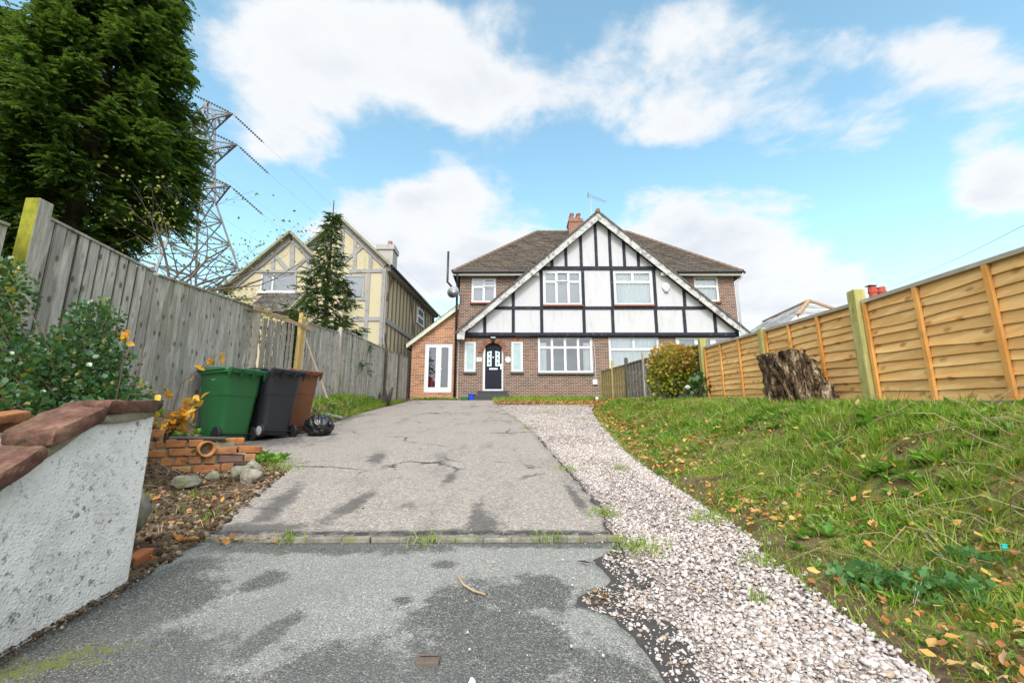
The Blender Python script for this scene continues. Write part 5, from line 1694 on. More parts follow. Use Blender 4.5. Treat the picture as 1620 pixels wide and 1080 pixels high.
WXF, WXB = -1.68, -1.90
gw_ = thing('garden_wall', 'white pebble rendered garden wall with a sloping red stone coping', 'garden wall', (-1.79, 1.5, -.7))
prof = [(-2.2, -.55), (1.05, -.50), (1.18, -.44), (1.56, -.155), (1.80, .035), (1.86, .058), (2.17, .098)]
wb = MB()
n = len(prof)
fr_, bk_ = [], []
for y, z in prof:
    fr_.append((WXF, y, z)); bk_.append((WXB, y, z))
vs = fr_ + bk_ + [(WXF, y, float(zd(y)) - .1) for y, z in prof] + [(WXB, y, float(zd(y)) - .1) for y, z in prof]
fs = []
for i in range(n - 1):
    fs += [(2 * n + i, 2 * n + i + 1, i + 1, i), (i, i + 1, n + i + 1, n + i), (n + i, n + i + 1, 3 * n + i + 1, 3 * n + i)]
fs.append((2 * n + n - 1, 3 * n + n - 1, n + n - 1, n - 1))
wb.add(vs, fs)
wb.build('wall', M_RENDER, gw_, bevel=.012)


def zt(y):
    return float(np.interp(y, [p[0] for p in prof], [p[1] for p in prof]))


for i, (ya, yb, h, sd, dt) in enumerate(((1.872, 2.165, .052, 3, -.03), (1.655, 1.858, .062, 8, -.18), (1.43, 1.640, .06, 12, -.14), (1.20, 1.415, .06, 17, -.1), (.9, 1.18, .06, 21, -.05))):
    tl = (zt(yb) - zt(ya)) / (yb - ya) + dt
    cz_ = (zt(ya) + zt(yb)) / 2 + .042
    rough_box(MB(), WXB + .05 + .02 * (i % 2), WXF + .04 + .012 * (i % 3), ya, yb, cz_ - h / 2 + .01, cz_ + h / 2 + .01, 12, .0065, tl, sd).build('coping_stone', M_COPE, gw_, smooth=False)
mo = MB()
for ya, yb in ((1.60, 1.84), (1.44, 1.60), (1.2, 1.43), (1.85, 2.15)):
    tl = (zt(yb) - zt(ya)) / (yb - ya)
    cz_ = (zt(ya) + zt(yb)) / 2 + .012
    rough_box(mo, WXB - .0, WXF + .024, ya, yb, cz_ - .022, cz_ + .020, 7, .007, tl, int(ya * 100))
mo.build('mortar_bed', M_MORTAR, gw_, smooth=True)
cw = thing('return_wall', 'low return wall with a mossy flat coping behind the white wall', 'garden wall', (-2.7, 1.78, -.3))
MB().box(-3.9, WXB - .07, 1.68, 1.88, -.7, .015).build('wall', M_RENDER, cw)
for k, (xa, xb) in enumerate(((-2.42, -1.985), (-2.9, -2.44), (-3.4, -2.92), (-3.9, -3.42))):
    rough_box(MB(), xa, xb, 1.65, 1.91, .012, .058, 7, .008, 0, 31 + k).build('coping_stone', M_MORTAR if k % 2 else M_COPEOR, cw, smooth=True)
top(rough_box(MB(), -2.02, -1.93, 1.66, 1.86, .045, .085, 7, .01, .2, 51), 'loose_stone', M_COPEOR, 'orange lichened stone tilted on the coping behind the white wall', 'stone', smooth=True)

# ------------------------------------------------------------------ low broken brick wall and what lies on it
A, D = Vector((-3.22, 4.02, 0)), Vector((.72, .56, 0)).normalized()
Nf = Vector((D.y, -D.x, 0))                        # towards the camera
t = NT('reclaimed_brick')
c = t.ramp(t.island(), [(0, (.33, .125, .045)), (.3, (.40, .17, .065)), (.5, (.27, .13, .06)), (.7, (.40, .23, .11)), (.88, (.33, .11, .04)), (1, (.12, .10, .10))])
b = t.noise(t.co(), 14, 6, .72)
c = t.mix(t.math('MULTIPLY', t.step(b, .45, .7), .75), c, (.13, .085, .055))
c = t.mix(t.math('MULTIPLY', t.step(t.noise(t.co(), 6, 4), .58, .7), .5), c, (.12, .12, .04))
M_RECLAIM = t.done(t.pbr(c, .9, t.bump(t.noise(t.co(), 50, 5, .7), .6, .006), 0, .15))


def brick(mb, u, z, l, dep=0.0, h=.065, w=.1025, jig=.006):
    p = A + D * (u + l / 2) - Nf * (dep + w / 2) + Vector((0, 0, z + h / 2))
    rz = Matrix.Rotation(random.uniform(-.04, .04), 3, 'Z') @ Matrix.Rotation(random.uniform(-.03, .03), 3, 'X')
    ex = [D * (l / 2), -Nf * (w / 2), Vector((0, 0, h / 2))]
    vs = []
    for sz in (-1, 1):
        for sx, sy in ((-1, -1), (1, -1), (1, 1), (-1, 1)):
            q = ex[0] * sx + ex[1] * sy + ex[2] * sz
            vs.append(p + rz @ q + Vector((random.uniform(-jig, jig), random.uniform(-jig, jig), random.uniform(-jig, jig))))
    return mb.add(vs, [(0, 3, 2, 1), (4, 5, 6, 7), (0, 1, 5, 4), (1, 2, 6, 5), (2, 3, 7, 6), (3, 0, 4, 7)])


lw = thing('low_brick_wall', 'low broken wall of old orange bricks between the white wall and the green bin', 'brick wall', A + D * .4 + Vector((0, 0, -.3)))
bm_ = MB()
ZB = -.335
for k, (u0, pieces, dz) in enumerate(((-.02, (.21, .215, .215, .10), 0), (-.06, (.105, .105, .105, .10, .105, .10, .215, .10), .0), (-.10, (.09, .215, .215, .06, .215, .2), .0), (-.10, (.215, .06, .16, .12), .0))):
    u = u0
    for l in pieces:
        if k == 2 and abs(l - .06) < .001:
            u += .10
            continue
        if k == 3 and u > .52:
            break
        brick(bm_, u + random.uniform(-.004, .004), ZB + .077 * k + dz + .06 * u * .55, l - .008, random.uniform(-.012, .014))
        u += l + .006
bm_.build('brickwork', M_RECLAIM, lw, bevel=.007)
mm = MB()
mm.bar(A + D * -.05 - Nf * .09 + Vector((0, 0, ZB + .13)), A + D * .72 - Nf * .09 + Vector((0, 0, ZB + .135)), .13, .30)
mm.build('mortar', M_MORTAR, lw)


def loose(name, u, z, l, dep, lab, w=.1025, h=.065, m=None):
    top(brick(MB(), u, z, l, dep, h, w), name, m or M_RECLAIM, lab, 'brick', group='loose old bricks', bevel=.008)


loose('brick', -.02, ZB + .325, .19, .02, 'loose orange brick at the left end of the low wall top')
loose('brick', .60, ZB + .255, .215, .10, 'loose mossy brick on the low wall right of the clay pipe')
loose('brick', .84, ZB + .165, .13, .03, 'small orange brick end lying past the right end of the low wall')
q = MB()
pp = Vector((-1.80, 2.36, g(-1.80, 2.36) - .01))
rough_box(q, pp.x - .035, pp.x + .03, pp.y - .05, pp.y + .06, pp.z, pp.z + .055, 6, .006, .25, 77)
top(q, 'brick', M_RECLAIM, 'half buried red brick lump beside the end of the white wall', 'brick', group='loose old bricks', smooth=True)
# slates
for k, (u, z, l, lab) in enumerate(((.20, ZB + .318, .44, 'thin dark slate lying on top of the low brick wall'), (.26, ZB + .302, .40, 'mossy lower slate under the dark slate on the low brick wall'))):
    s = MB()
    o = A + D * u - Nf * (.0 + .03 * k)
    s.prism([o + Vector((0, 0, z)), o + D * l + Vector((0, 0, z - .008)), o + D * (l + .02) - Nf * .2 + Vector((0, 0, z + .004)), o + D * .03 - Nf * .22 + Vector((0, 0, z + .012))], (0, 0, .011))
    top(s, 'slate', plain('slate_' + ('grey', 'mossy')[k], ((.07, .065, .065), (.15, .16, .07))[k], .7, 0, .3, .4, 18, .3), lab, 'slate')
# clay pipe
pc = A + D * .50 + Nf * .06 + Vector((0, 0, ZB + .225))
ax = (Nf * .86 + D * .25 + Vector((0, 0, -.03))).normalized()
pv = MB()
rings = []
s1 = ax.cross(Vector((0, 0, 1))).normalized(); s2 = s1.cross(ax)
for r, o in ((.058, -.40), (.062, -.395), (.062, -.05), (.072, -.045), (.072, .0), (.060, .0), (.052, -.015), (.050, -.40)):
    rings.append([pc + ax * o + (s1 * math.cos(a) + s2 * math.sin(a)) * r for a in np.linspace(0, 6.283, 28, endpoint=False)])
pv.loft(rings, cap=False)
top(pv, 'clay_pipe', plain('terracotta', (.42, .19, .075), .7, 0, .3, .3, 14, .2), 'short terracotta drain pipe with its open end showing among the bricks', 'clay pipe', smooth=False)


def rock(name, loc, sx, sy, sz, seed, mat, lab, rz=0.0, group='stones on the soil bank'):
    V = np.array(ico, float)
    F = np.array(icoF)
    for _ in range(3):                              # subdivide
        em, nf, V2 = {}, [], list(map(tuple, V))

        def mid(a, b):
            k = (min(a, b), max(a, b))
            if k not in em:
                em[k] = len(V2)
                m = (np.array(V2[a]) + np.array(V2[b])) / 2
                V2.append(tuple(m / np.linalg.norm(m)))
            return em[k]
        for a, b, c_ in F:
            x, y, z = mid(a, b), mid(b, c_), mid(c_, a)
            nf += [(a, x, z), (x, b, y), (z, y, c_), (x, y, z)]
        V, F = np.array(V2), np.array(nf)
    q = np.random.default_rng(seed)
    d_ = np.ones(len(V))
    for k in range(17):                            # flat facets cut by planes
        nrm = q.normal(size=3); nrm /= np.linalg.norm(nrm)
        h = q.uniform(.58, .86)
        pr_ = V @ nrm
        d_ = np.minimum(d_, np.where(pr_ > 1e-3, h / np.maximum(pr_, 1e-3), 9))
    V = V * d_[:, None] * (1 + .22 * (fbm(V[:, 0] * 4 + seed, V[:, 1] * 4 + V[:, 2] * 3, seed) - .5))[:, None]
    V = V * np.array([sx, sy, sz])
    c_, s_ = math.cos(rz), math.sin(rz)
    V = V @ np.array([[c_, s_, 0], [-s_, c_, 0], [0, 0, 1]])
    o = mesh_np(name, V, F, mat, smooth=False)
    o.location = loc
    return tag(o, lab, 'stone', group)


for x, y, s, sd, m, lab in ((-2.62, 3.80, (.12, .09, .075), 1, M_ROCK, 'squarish mossy stone on the bare soil below the low brick wall'), (-2.35, 4.12, (.13, .10, .085), 5, M_ROCK, 'long mossy stone second from the drive on the soil bank'),
                            (-2.20, 4.02, (.11, .10, .085), 9, M_ROCK2, 'rounded pale stone at the drive edge below the low brick wall'), (-2.42, 4.42, (.075, .07, .075), 13, M_ROCK2, 'small pale stone against the right end of the low brick wall'),
                            (-2.55, 4.05, (.07, .06, .06), 22, M_ROCK, 'small dark mossy stone between the two larger mossy stones')):
    rock('stone', Vector((x, y, g(x, y) + s[2] * .45)), *s, sd, m, lab, rz=sd)
rock('boulder', Vector((-1.92, 2.42, -.36)), .10, .11, .15, 31, M_ROCK, 'upright mossy boulder standing against the end of the white wall', .4, None)

# ------------------------------------------------------------------ wheelie bins
def rrect(hx, hy, r, z, n=5, ox=0.0):
    pts = []
    for cx_, cy_, a0 in ((hx - r, hy - r, 0), (-hx + r, hy - r, 90), (-hx + r, -hy + r, 180), (hx - r, -hy + r, 270)):
        for k in range(n + 1):
            a = R(a0 + 90 * k / n)
            pts.append((ox + cx_ + r * math.cos(a), cy_ + r * math.sin(a), z))
    return pts


M_TYRE = plain('tyre_rubber', (.012, .012, .013), .6, 0, .3, .2)
M_HUB = plain('grey_hub', (.33, .34, .35), .5, .2, .4, .1)


def wheelie_bin(col, label, loc, rot, hub, rough=.42, sticker=False):
    n_ = label.split()[0]
    m = plain(n_ + '_bin_plastic', col, rough, 0, .45, .14, 5, .05)
    md = plain(n_ + '_bin_lid', [c_ * .85 for c_ in col], rough, 0, .45, .14, 5, .05)
    b = thing('wheelie_bin', label, 'wheelie bin', (0, 0, 0), 'wheelie bins by the fence')
    bd = MB()
    rings = []
    for z, hx, hy, ox, r in ((.03, .235, .205, -.02, .05), (.05, .25, .215, -.02, .06), (.20, .262, .222, -.015, .07), (.62, .300, .250, 0, .08), (.625, .306, .256, 0, .08), (.90, .328, .272, .005, .085), (.905, .336, .279, .005, .085), (.935, .336, .279, .005, .085),
                              (.937, .365, .300, .01, .085), (.975, .368, .302, .01, .085), (.976, .345, .28, .01, .085)):
        rings.append(rrect(hx, hy, r, z, 5, ox))
    bd.loft(rings)
    body = bd.build('body', m, b, smooth=False, bevel=.006)
    for p in body.data.polygons:
        p.use_smooth = True
    ld = MB()
    rings = []
    for z, f, tl in ((.972, 1.035, 0), (.992, 1.04, 0), (1.012, 1.0, .3), (1.032, .90, .8), (1.045, .72, 1), (1.05, .4, 1), (1.052, .05, 1)):
        rings.append([(x - .012, y, zz + (.0 if f > 1.01 else -.02 * tl * (x > .1) + .012 * tl * (x < -.1))) for x, y, zz in rrect(.362 * f, .300 * f, .085 * f, z)])
    ld.loft(rings)
    for y0 in (-.2, .2):
        ld.box(-.37, .33, y0 - .015, y0 + .015, 1.01, 1.028)
    lid = ld.build('lid', md, b, smooth=True)
    hd = MB()
    hd.tube([(.43, -.27, .985), (.43, .27, .985)], .017, 8)
    for y in (-.26, -.09, .09, .26):
        hd.prism([(.36, y - .014, .985), (.445, y - .014, 1.0), (.445, y - .014, .972), (.37, y - .014, .86)], (0, .028, 0))
    hd.build('handle', md, b)
    MB().tube([(.245, -.27, .10), (.245, .27, .10)], .011, 8).build('axle', M_BLACKPL, b)
    for s in (-1, 1):
        y0, y1 = (.235, .283) if s > 0 else (-.283, -.235)
        w = MB()
        rings = []
        for r, y in ((.06, y0), (.092, y0), (.10, y0 + .01), (.10, y1 - .01), (.092, y1), (.06, y1)):
            rings.append([(.245 + r * math.cos(a), y, .10 + r * math.sin(a)) for a in np.linspace(0, 6.283, 24, endpoint=False)])
        wh = w.loft(rings).build('wheel', M_TYRE, b)
        ye = y1 if s > 0 else y0
        h = MB().tube([(.245, ye - s * .01, .10), (.245, ye + s * .004, .10), (.245, ye + s * .012, .10)], [.066, .066, .03], 18)
        for k in range(6):
            a = k * math.pi / 3
            h.bar((.245 + .02 * math.cos(a), ye + s * .007, .10 + .02 * math.sin(a)), (.245 + .06 * math.cos(a), ye + s * .007, .10 + .06 * math.sin(a)), .01, .012, up=(0, 1, 0))
        h.build('rim', hub, wh)
    if sticker:
        MB().add([(-.02, -.2655, .80), (.075, -.2655, .80), (.075, -.2695, .855), (-.02, -.2695, .855)], [(0, 1, 2, 3)]).build('sticker', M_HUB, b)
    b.location = loc
    b.rotation_euler = (0, 0, rot)
    return b


for col, lab, x, y, rot, hub, stk in (((.016, .105, .032), 'green wheelie bin nearest the low brick wall', -4.10, 6.62, R(-27), M_TYRE, True),
                                      ((.019, .021, .026), 'dark grey wheelie bin between the green one and the brown one', -3.72, 7.05, R(-30), M_HUB, False),
                                      ((.145, .055, .026), 'brown wheelie bin next to the black rubbish sack', -3.68, 7.66, R(-40), M_TYRE, False)):
    wheelie_bin(col, lab, Vector((x, y, float(zd(y)) + .004)), rot, hub, sticker=stk)

# black sack
V = []
nn_, mm_ = 40, 60
bx = Vector((-3.07, 7.36, float(zd(7.36))))
for i in range(nn_):
    ph = math.pi * i / (nn_ - 1)
    for k in range(mm_):
        a = 2 * math.pi * k / mm_
        ux, uy, uz = math.sin(ph) * math.cos(a), math.sin(ph) * math.sin(a), math.cos(ph)
        f = float(fbm(np.array([ux * 2.6 + uz * 1.3 + 4]), np.array([uy * 2.6 - uz * 1.7]), 3)[0])
        rid = 1 - abs(2 * f - 1)
        f2 = float(fbm(np.array([ux * 6 + uz * 4]), np.array([uy * 6 - uz * 5]), 9)[0])
        r = 1 + .38 * (rid - .6) + .16 * (abs(f2 - .5) * 2 - .3)
        r *= 1 + .06 * math.sin(9 * a + uz * 5) * (1 - abs(uz))
        V.append((bx.x + .20 * ux * r, bx.y + .18 * uy * r, bx.z + max(.006, .145 + .17 * uz * r)))
F = [(i * mm_ + k, (i + 1) * mm_ + k, (i + 1) * mm_ + (k + 1) % mm_, i * mm_ + (k + 1) % mm_) for i in range(nn_ - 1) for k in range(mm_)]
mb = MB().add(V, F)
mb.tube([(bx.x + .15, bx.y - .08, bx.z + .17), (bx.x + .21, bx.y - .10, bx.z + .20), (bx.x + .24, bx.y - .12, bx.z + .15)], [.03, .02, .035], 8)
M_SACK = plain('black_polythene', (.010, .010, .011), .24, 0, .6, .2)
top(mb, 'rubbish_sack', M_SACK, 'shiny black rubbish sack slumped by the brown bin', 'rubbish sack', base=bx, smooth=True)

# timbers lying on the verge
for p, q_, r, m, nm, lab, cat_ in (((-4.25, 8.75), (-3.78, 10.2), .04, M_GREYMET, 'drain_pipe', 'grey pipe lying along the drive edge past the black sack', 'pipe'),):
    top(MB().tube([(p[0], p[1], g(*p) + .05), (q_[0], q_[1], g(*q_) + .05)], r, 10), nm, m, lab, cat_)
for p, q_, w, h, m, lab in (((-4.4, 9.0), (-4.1, 10.6), .14, .035, M_BATTEN, 'brown plank lying on the grass verge behind the grey pipe'), ((-4.45, 8.7), (-4.35, 10.2), .10, .07, M_POSTMOSS, 'mossy timber lying nearest the fence on the grass verge')):
    top(MB().bar((p[0], p[1], g(*p) + .06), (q_[0], q_[1], g(*q_) + .06), w, h), 'timber', m, lab, 'timber', group='timbers on the verge', bevel=.005)
q = MB()
for k in range(3):
    q.tube([(-4.45 + .03 * k, 15.7 + .1 * k, g(-4.45, 15.7)), (-4.4 + .12 * (k - 1), 15.75 + .1 * k, g(-4.45, 15.7) + .25), (-4.42 + .22 * (k - 1), 15.8 + .1 * k, g(-4.45, 15.7) + .42 + .1 * k)], [.13, .08, .03], 8)
top(q, 'root_stump', M_POSTDARK, 'small dark stump on the verge at the foot of the far grey fence', 'stump', smooth=True)

# ------------------------------------------------------------------ tree stump on the bank
t = NT('rotten_wood')
v = t.co((3.2, 3.2, .8))
a = t.noise(v, 6, 7, .75, .8)
b = t.noise(t.co(), 22, 6, .75)
c = t.ramp(a, [(.36, (.014, .009, .006)), (.46, (.075, .047, .028)), (.54, (.24, .165, .095)), (.62, (.62, .50, .33))])
c = t.mix(t.math('MULTIPLY', t.step(b, .5, .68), .65), c, (.03, .02, .014))
c = t.mix(t.math('MULTIPLY', t.step(t.noise(t.co(), 4, 4), .58, .7), .5), c, (.36, .27, .11))
M_ROT = t.done(t.pbr(c, .95, t.bump(t.math('ADD', a, t.math('MULTIPLY', b, .7)), 1.0, .05), 0, .1))
scx, scy = 3.16, 5.15
sz0 = g(scx, scy) - .12
V = []
na, nz_ = 150, 46
ang = np.linspace(0, 2 * np.pi, na, endpoint=False)
for i in range(nz_):
    f = i / (nz_ - 1)
    ca, sa = np.cos(ang), np.sin(ang)
    topz = .66 + .10 * fbm(ca * 2.5 + 3, sa * 2.5, 5) - .14 * np.clip(ca - .2, 0, 1) + .05 * (fbm(ca * 9, sa * 9, 6) - .5)
    z = f * topz
    flare = 1 + .9 * (1 - f) ** 1.7 * np.clip(.25 + .75 * ca, -.12, 1) + .5 * (1 - f) ** 3 * fbm(ca * 2.2 + 1, sa * 2.2, 9)
    tw = ang + .55 * f
    rid = np.abs(fbm(np.cos(tw) * 5.5 + f * .9, np.sin(tw) * 5.5 + f * .7, 2) - .5) * 2
    lump = fbm(ca * 2.6 + f * 2.2, sa * 2.6 - f * 1.9, 33, 3) - .5
    rid2 = np.abs(fbm(ca * 15 + f * 1.2, sa * 15, 7) - .5) * 2
    cav = np.exp(-((ang - 5.1) / .22) ** 2) * .20 + np.exp(-((ang - 4.1) / .18) ** 2) * .12
    r = .27 * flare * (1 + .26 * (rid - .35) * 1.6 + .22 * (rid2 - .3) - cav + .55 * lump) + .02 * (fbm(ang * 9, f * 12 + 0 * ang, 12) - .5)
    lean = .08 * (1 - f)
    V += list(zip(scx + ca * r * 1.1 + lean, scy + sa * r, sz0 + z))
ring = len(V) - na
for q_, dn in ((.72, .03), (.4, .10), (.1, .16)):
    V += [(scx + (V[ring + k][0] - scx) * q_, scy + (V[ring + k][1] - scy) * q_, V[ring + k][2] - dn - random.uniform(0, .04)) for k in range(na)]
L_ = len(V) // na
F = [(i * na + k, i * na + (k + 1) % na, (i + 1) * na + (k + 1) % na, (i + 1) * na + k) for i in range(L_ - 1) for k in range(na)]
F.append(tuple((L_ - 1) * na + k for k in range(na)))
mb = MB().add(V, F)
mb.tube([(scx + .16, scy - .12, sz0 + .5), (scx + .24, scy - .16, sz0 + .57), (scx + .27, scy - .17, sz0 + .60)], [.02, .012, .004], 6)
mb.tube([(scx - .22, scy - .12, sz0 + .44), (scx - .31, scy - .16, sz0 + .52)], [.035, .008], 6)
top(mb, 'tree_stump', M_ROT, 'rotten brown tree stump on the grass bank before the orange fence', 'tree stump', base=(scx, scy, sz0), smooth=True)

# ------------------------------------------------------------------ small things on the drive and the bank
tw_ = [(-.245, 2.215), (-.21, 2.13), (-.16, 2.075), (-.108, 2.045)]
top(MB().tube([(x, y, float(zd(y)) + .001) for x, y in tw_], [.004, .005, .005, .003], 6), 'twig', M_BATTEN, 'curved brown twig lying on the grey asphalt apron', 'twig')
kx_, ky_ = -.27, 1.655
kz = float(zd(ky_)) - .012
q = MB()
q.box(kx_ - .036, kx_ + .036, ky_ - .03, ky_ + .028, kz - .02, kz + .006)
q.box(kx_ - .030, kx_ + .030, ky_ + .004, ky_ + .012, kz + .009, kz + .014)
top(q, 'stopcock_cover', plain('rusty_iron', (.13, .10, .08), .9, .1, .2, .4, 40, .5), 'small rusty square stopcock cover set in the asphalt apron', 'cover', bevel=.004)
rock('pebble', Vector((-.118, 1.535, float(zd(1.535)) + .0)), .013, .010, .012, 61, M_UPVC, 'white pebble at the near edge of the asphalt apron', 0, None)
lx, ly = .345, 2.34
top(MB().add([(lx - .04, ly + .02, float(zd(ly)) + .004), (lx, ly + .012, float(zd(ly)) + .010), (lx + .045, ly - .025, float(zd(ly)) + .004), (lx + .0, ly - .010, float(zd(ly)) + .012)], [(0, 3, 2, 1)]), 'dead_leaf', M_POSTDARK, 'single dark curled leaf on the asphalt apron near the kerb end', 'leaf')
tl_ = Vector((2.02, 2.0, g(2.02, 2.0) + .04))
rings = [[(tl_.x + r * math.cos(a), tl_.y + r * .7 * math.sin(a), tl_.z + z) for a in np.linspace(0, 6.283, 9, endpoint=False)] for r, z in ((.006, 0), (.012, .006), (.011, .014), (.013, .02), (.003, .022))]
top(MB().loft(rings), 'wrapper', plain('turquoise_foil', (.02, .45, .38), .3, 0, .5, .3, 60), 'crumpled turquoise wrapper caught in the grass bank', 'wrapper')

# ------------------------------------------------------------------ trees, shrubs
M_BARK = m_rock('brown_bark', (.03, .022, .016), (.075, .055, .04), (.14, .11, .085), (.08, .09, .03), .3, 5)
M_TWIG = plain('twig_bark', (.10, .075, .055), .9, 0, .2, .3, 12)
M_YEW = leafmat('dark_conifer', [(0, (.018, .05, .010)), (.4, (.04, .10, .016)), (.75, (.075, .165, .024)), (.93, (.13, .23, .03)), (1, (.22, .28, .035))], .45, .4, tint=(.02, .055, .01))
M_SPRUCE = leafmat('spruce_needles', [(0, (.022, .06, .018)), (.5, (.05, .115, .03)), (.85, (.08, .16, .04)), (1, (.12, .20, .05))], .5, .3, tint=(.01, .028, .012))
M_AUTLEAF = leafmat('thin_yellow_leaves', [(0, (.12, .17, .03)), (.5, (.21, .26, .05)), (.8, (.34, .33, .07)), (1, (.40, .27, .06))], .5, .4, tint=(.15, .18, .03))
M_HOLLY = leafmat('glossy_dark_leaves', [(0, (.022, .075, .026)), (.45, (.045, .13, .045)), (.8, (.085, .19, .065)), (.94, (.17, .26, .08)), (.97, (.40, .36, .06)), (1, (.50, .28, .04))], .30, .25, .6, tint=(.018, .055, .022))
M_ORANGE = leafmat('orange_leaves', [(0, (.70, .25, .02)), (.5, (.82, .42, .03)), (.8, (.82, .55, .08)), (1, (.66, .16, .03))], .5, .4, tint=(.6, .25, .03))
M_BUSHG = leafmat('yellow_green_leaves', [(0, (.16, .20, .02)), (.5, (.33, .36, .035)), (.85, (.50, .47, .06)), (1, (.52, .46, .09))], .4, .3, tint=(.08, .11, .016))
M_BUSHO = leafmat('reddish_young_leaves', [(0, (.42, .30, .04)), (.35, (.52, .36, .06)), (.65, (.52, .22, .06)), (1, (.55, .42, .18))], .4, .3, tint=(.3, .2, .04))
M_MINT = leafmat('soft_green_leaves', [(0, (.07, .19, .06)), (.6, (.12, .28, .09)), (1, (.20, .36, .13))], .5, .35, tint=(.04, .12, .045))


def spray(nodes, sub, seed, wid=.11):
    """a flat drooping twig along +y, one unit long, with narrow leaflets"""
    q = random.Random(seed)
    V, F = [], []

    def leaflet(p, d, l, w):
        d = Vector(d).normalized()
        s = d.cross(Vector((0, 0, 1)))
        s = s.normalized() * w / 2 if s.length > 1e-4 else Vector((w / 2, 0, 0))
        s = s + Vector((0, 0, q.uniform(-w, w) * .35))
        p = Vector(p)
        o = len(V)
        m = p + d * l * .45
        V.extend([tuple(p), tuple(m + s), tuple(p + d * l + Vector((0, 0, -.06 * l))), tuple(m - s)])
        F.extend([(o, o + 1, o + 2), (o, o + 2, o + 3)])
    for k in range(nodes):
        f = .08 + .92 * k / (nodes - 1)
        p = (0, f, -.22 * f * f)
        for s in (-1, 1):
            L = sub * (1.1 - .65 * f) * q.uniform(.75, 1.2)
            leaflet(p, (s * q.uniform(.75, 1.0), q.uniform(.5, .9), q.uniform(-.35, .15)), L, wid)
            if f < .75:
                leaflet((s * L * .35, f + L * .22, -.22 * f * f - .02), (s * .35, 1, q.uniform(-.2, .2)), L * .7, wid * .9)
    leaflet((0, .97, -.2), (0, 1, -.4), sub * .6, wid)
    return V, F


def conifer(base, zs, prof_, nbranch, per, sz, droop, spr, seed, trunk_r, mat, name, label, topz, start=.22, vs=.05):
    q = np.random.default_rng(seed)
    base = Vector(base)
    tr = thing(name, label, 'tree', base)
    tk = MB().tube([base + Vector((0, 0, -.3)), base + Vector((.05, 0, (topz - base.z) * .5)), Vector((base.x, base.y, topz))], [trunk_r, trunk_r * .6, .015], 12)
    pos, dirs, sc = [], [], []
    limb = MB()
    for k in range(nbranch):
        f = (k + q.random()) / nbranch
        z = zs[0] + (zs[1] - zs[0]) * f
        az = k * 2.39996 + q.normal(0, .25)
        L = float(np.interp(z, prof_[0], prof_[1])) * q.uniform(.72, 1.1)
        d = np.array([math.cos(az), math.sin(az), 0])
        r0 = max(.012, trunk_r * .24 * (1 - f * .7))
        pts = []
        rise = q.uniform(-.05, .38)
        for i in range(7):
            s = i / 6
            pts.append(np.array([base.x, base.y, z]) + d * L * s + np.array([0, 0, L * (rise * s - droop * s * s)]))
        limb.tube([Vector(p) for p in pts], [r0 * (1 - .85 * i / 6) for i in range(7)], 5, False)
        m = max(4, int(per * L))
        for j in range(m):
            s = start + (1 - start) * math.sqrt(q.random())
            i = min(5, int(s * 6))
            p = pts[i] + (pts[i + 1] - pts[i]) * (s * 6 - i)
            side_ = q.choice([-1, 1])
            a2 = az + side_ * q.uniform(.15, 1.15)
            dd = np.array([math.cos(a2), math.sin(a2), q.normal(-.22, .30)])
            pos.append(p + q.normal(0, 1, 3) * np.array([.06, .06, vs])); dirs.append(dd); sc.append(sz * q.uniform(.6, 1.2) * (1.15 - .3 * s))
        pos.append(pts[-1]); dirs.append(pts[-1] - pts[-2]); sc.append(sz)
    pos, dirs, sc = np.array(pos), np.array(dirs), np.array(sc)
    parts = []
    pick = q.integers(0, len(spr), len(pos))
    for i, (tV, tF) in enumerate(spr):
        m_ = pick == i
        parts.append(inst(tV, tF, pos[m_], frames(dirs[m_], q.normal(0, .35, m_.sum())), sc[m_]))
    V, F = cat_np(parts)
    tk.build('trunk', M_BARK, tr, smooth=True)
    limb.build('branches', M_BARK, tr)
    mesh_np('crown', V, F, mat, tr)
    return tr


SPR = [spray(10, .30, s) for s in range(4)]
SPR2 = [spray(8, .26, s + 9, .17) for s in range(3)]
conifer((-9.35, 8.9, .7), (2.2, 13.0), ([2, 3.0, 3.7, 4.6, 5.6, 6.6, 8.1, 9.7, 13], [.7, .75, .9, 1.45, 2.15, 2.0, 1.65, 1.3, .35]), 300, 72, .33, .12, SPR, 5, .26, M_YEW, 'conifer_tree',
        'huge dark green conifer overhanging the grey fence on the left', 13.4, .2, .20)
conifer((-5.98, 14.0, 1.1), (1.7, 7.3), ([1.5, 2.4, 3.6, 5.0, 6.5, 7.3], [1.42, 1.36, 1.02, .60, .22, .06]), 170, 19, .27, .02, SPR2, 8, .10, M_SPRUCE, 'spruce_tree',
        'young narrow spruce rising behind the fence before the cream house', 7.75, .1, .04)
conifer((-7.15, 14.6, 1.1), (1.7, 4.0), ([1.5, 2.6, 4.0], [.75, .6, .12]), 60, 42, .24, .10, SPR2, 18, .06, M_SPRUCE, 'spruce_tree',
        'smaller spruce sapling left of the young narrow spruce', 4.15, .1)


def branchy(mb, tips, p, d, L, r, depth, q, up=.05):
    n = 4
    pts, rs = [p], [r]
    for i in range(n):
        d = (d + Vector((q.normal(0, .16), q.normal(0, .16), q.normal(up, .12)))).normalized()
        p = p + d * L / n
        pts.append(p); rs.append(r * (1 - .55 * (i + 1) / n))
        if depth <= 1:
            tips.append((p.copy(), d.copy()))
    mb.tube(pts, rs, 6 if r > .012 else 4, False)
    if depth:
        for k in range(q.integers(2, 4)):
            i = q.integers(1, n + 1)
            dd = (d + Vector((q.normal(0, .6), q.normal(0, .5), q.normal(.05, .4)))).normalized()
            branchy(mb, tips, pts[i], dd, L * q.uniform(.55, .8), rs[i] * .65, depth - 1, q, up)


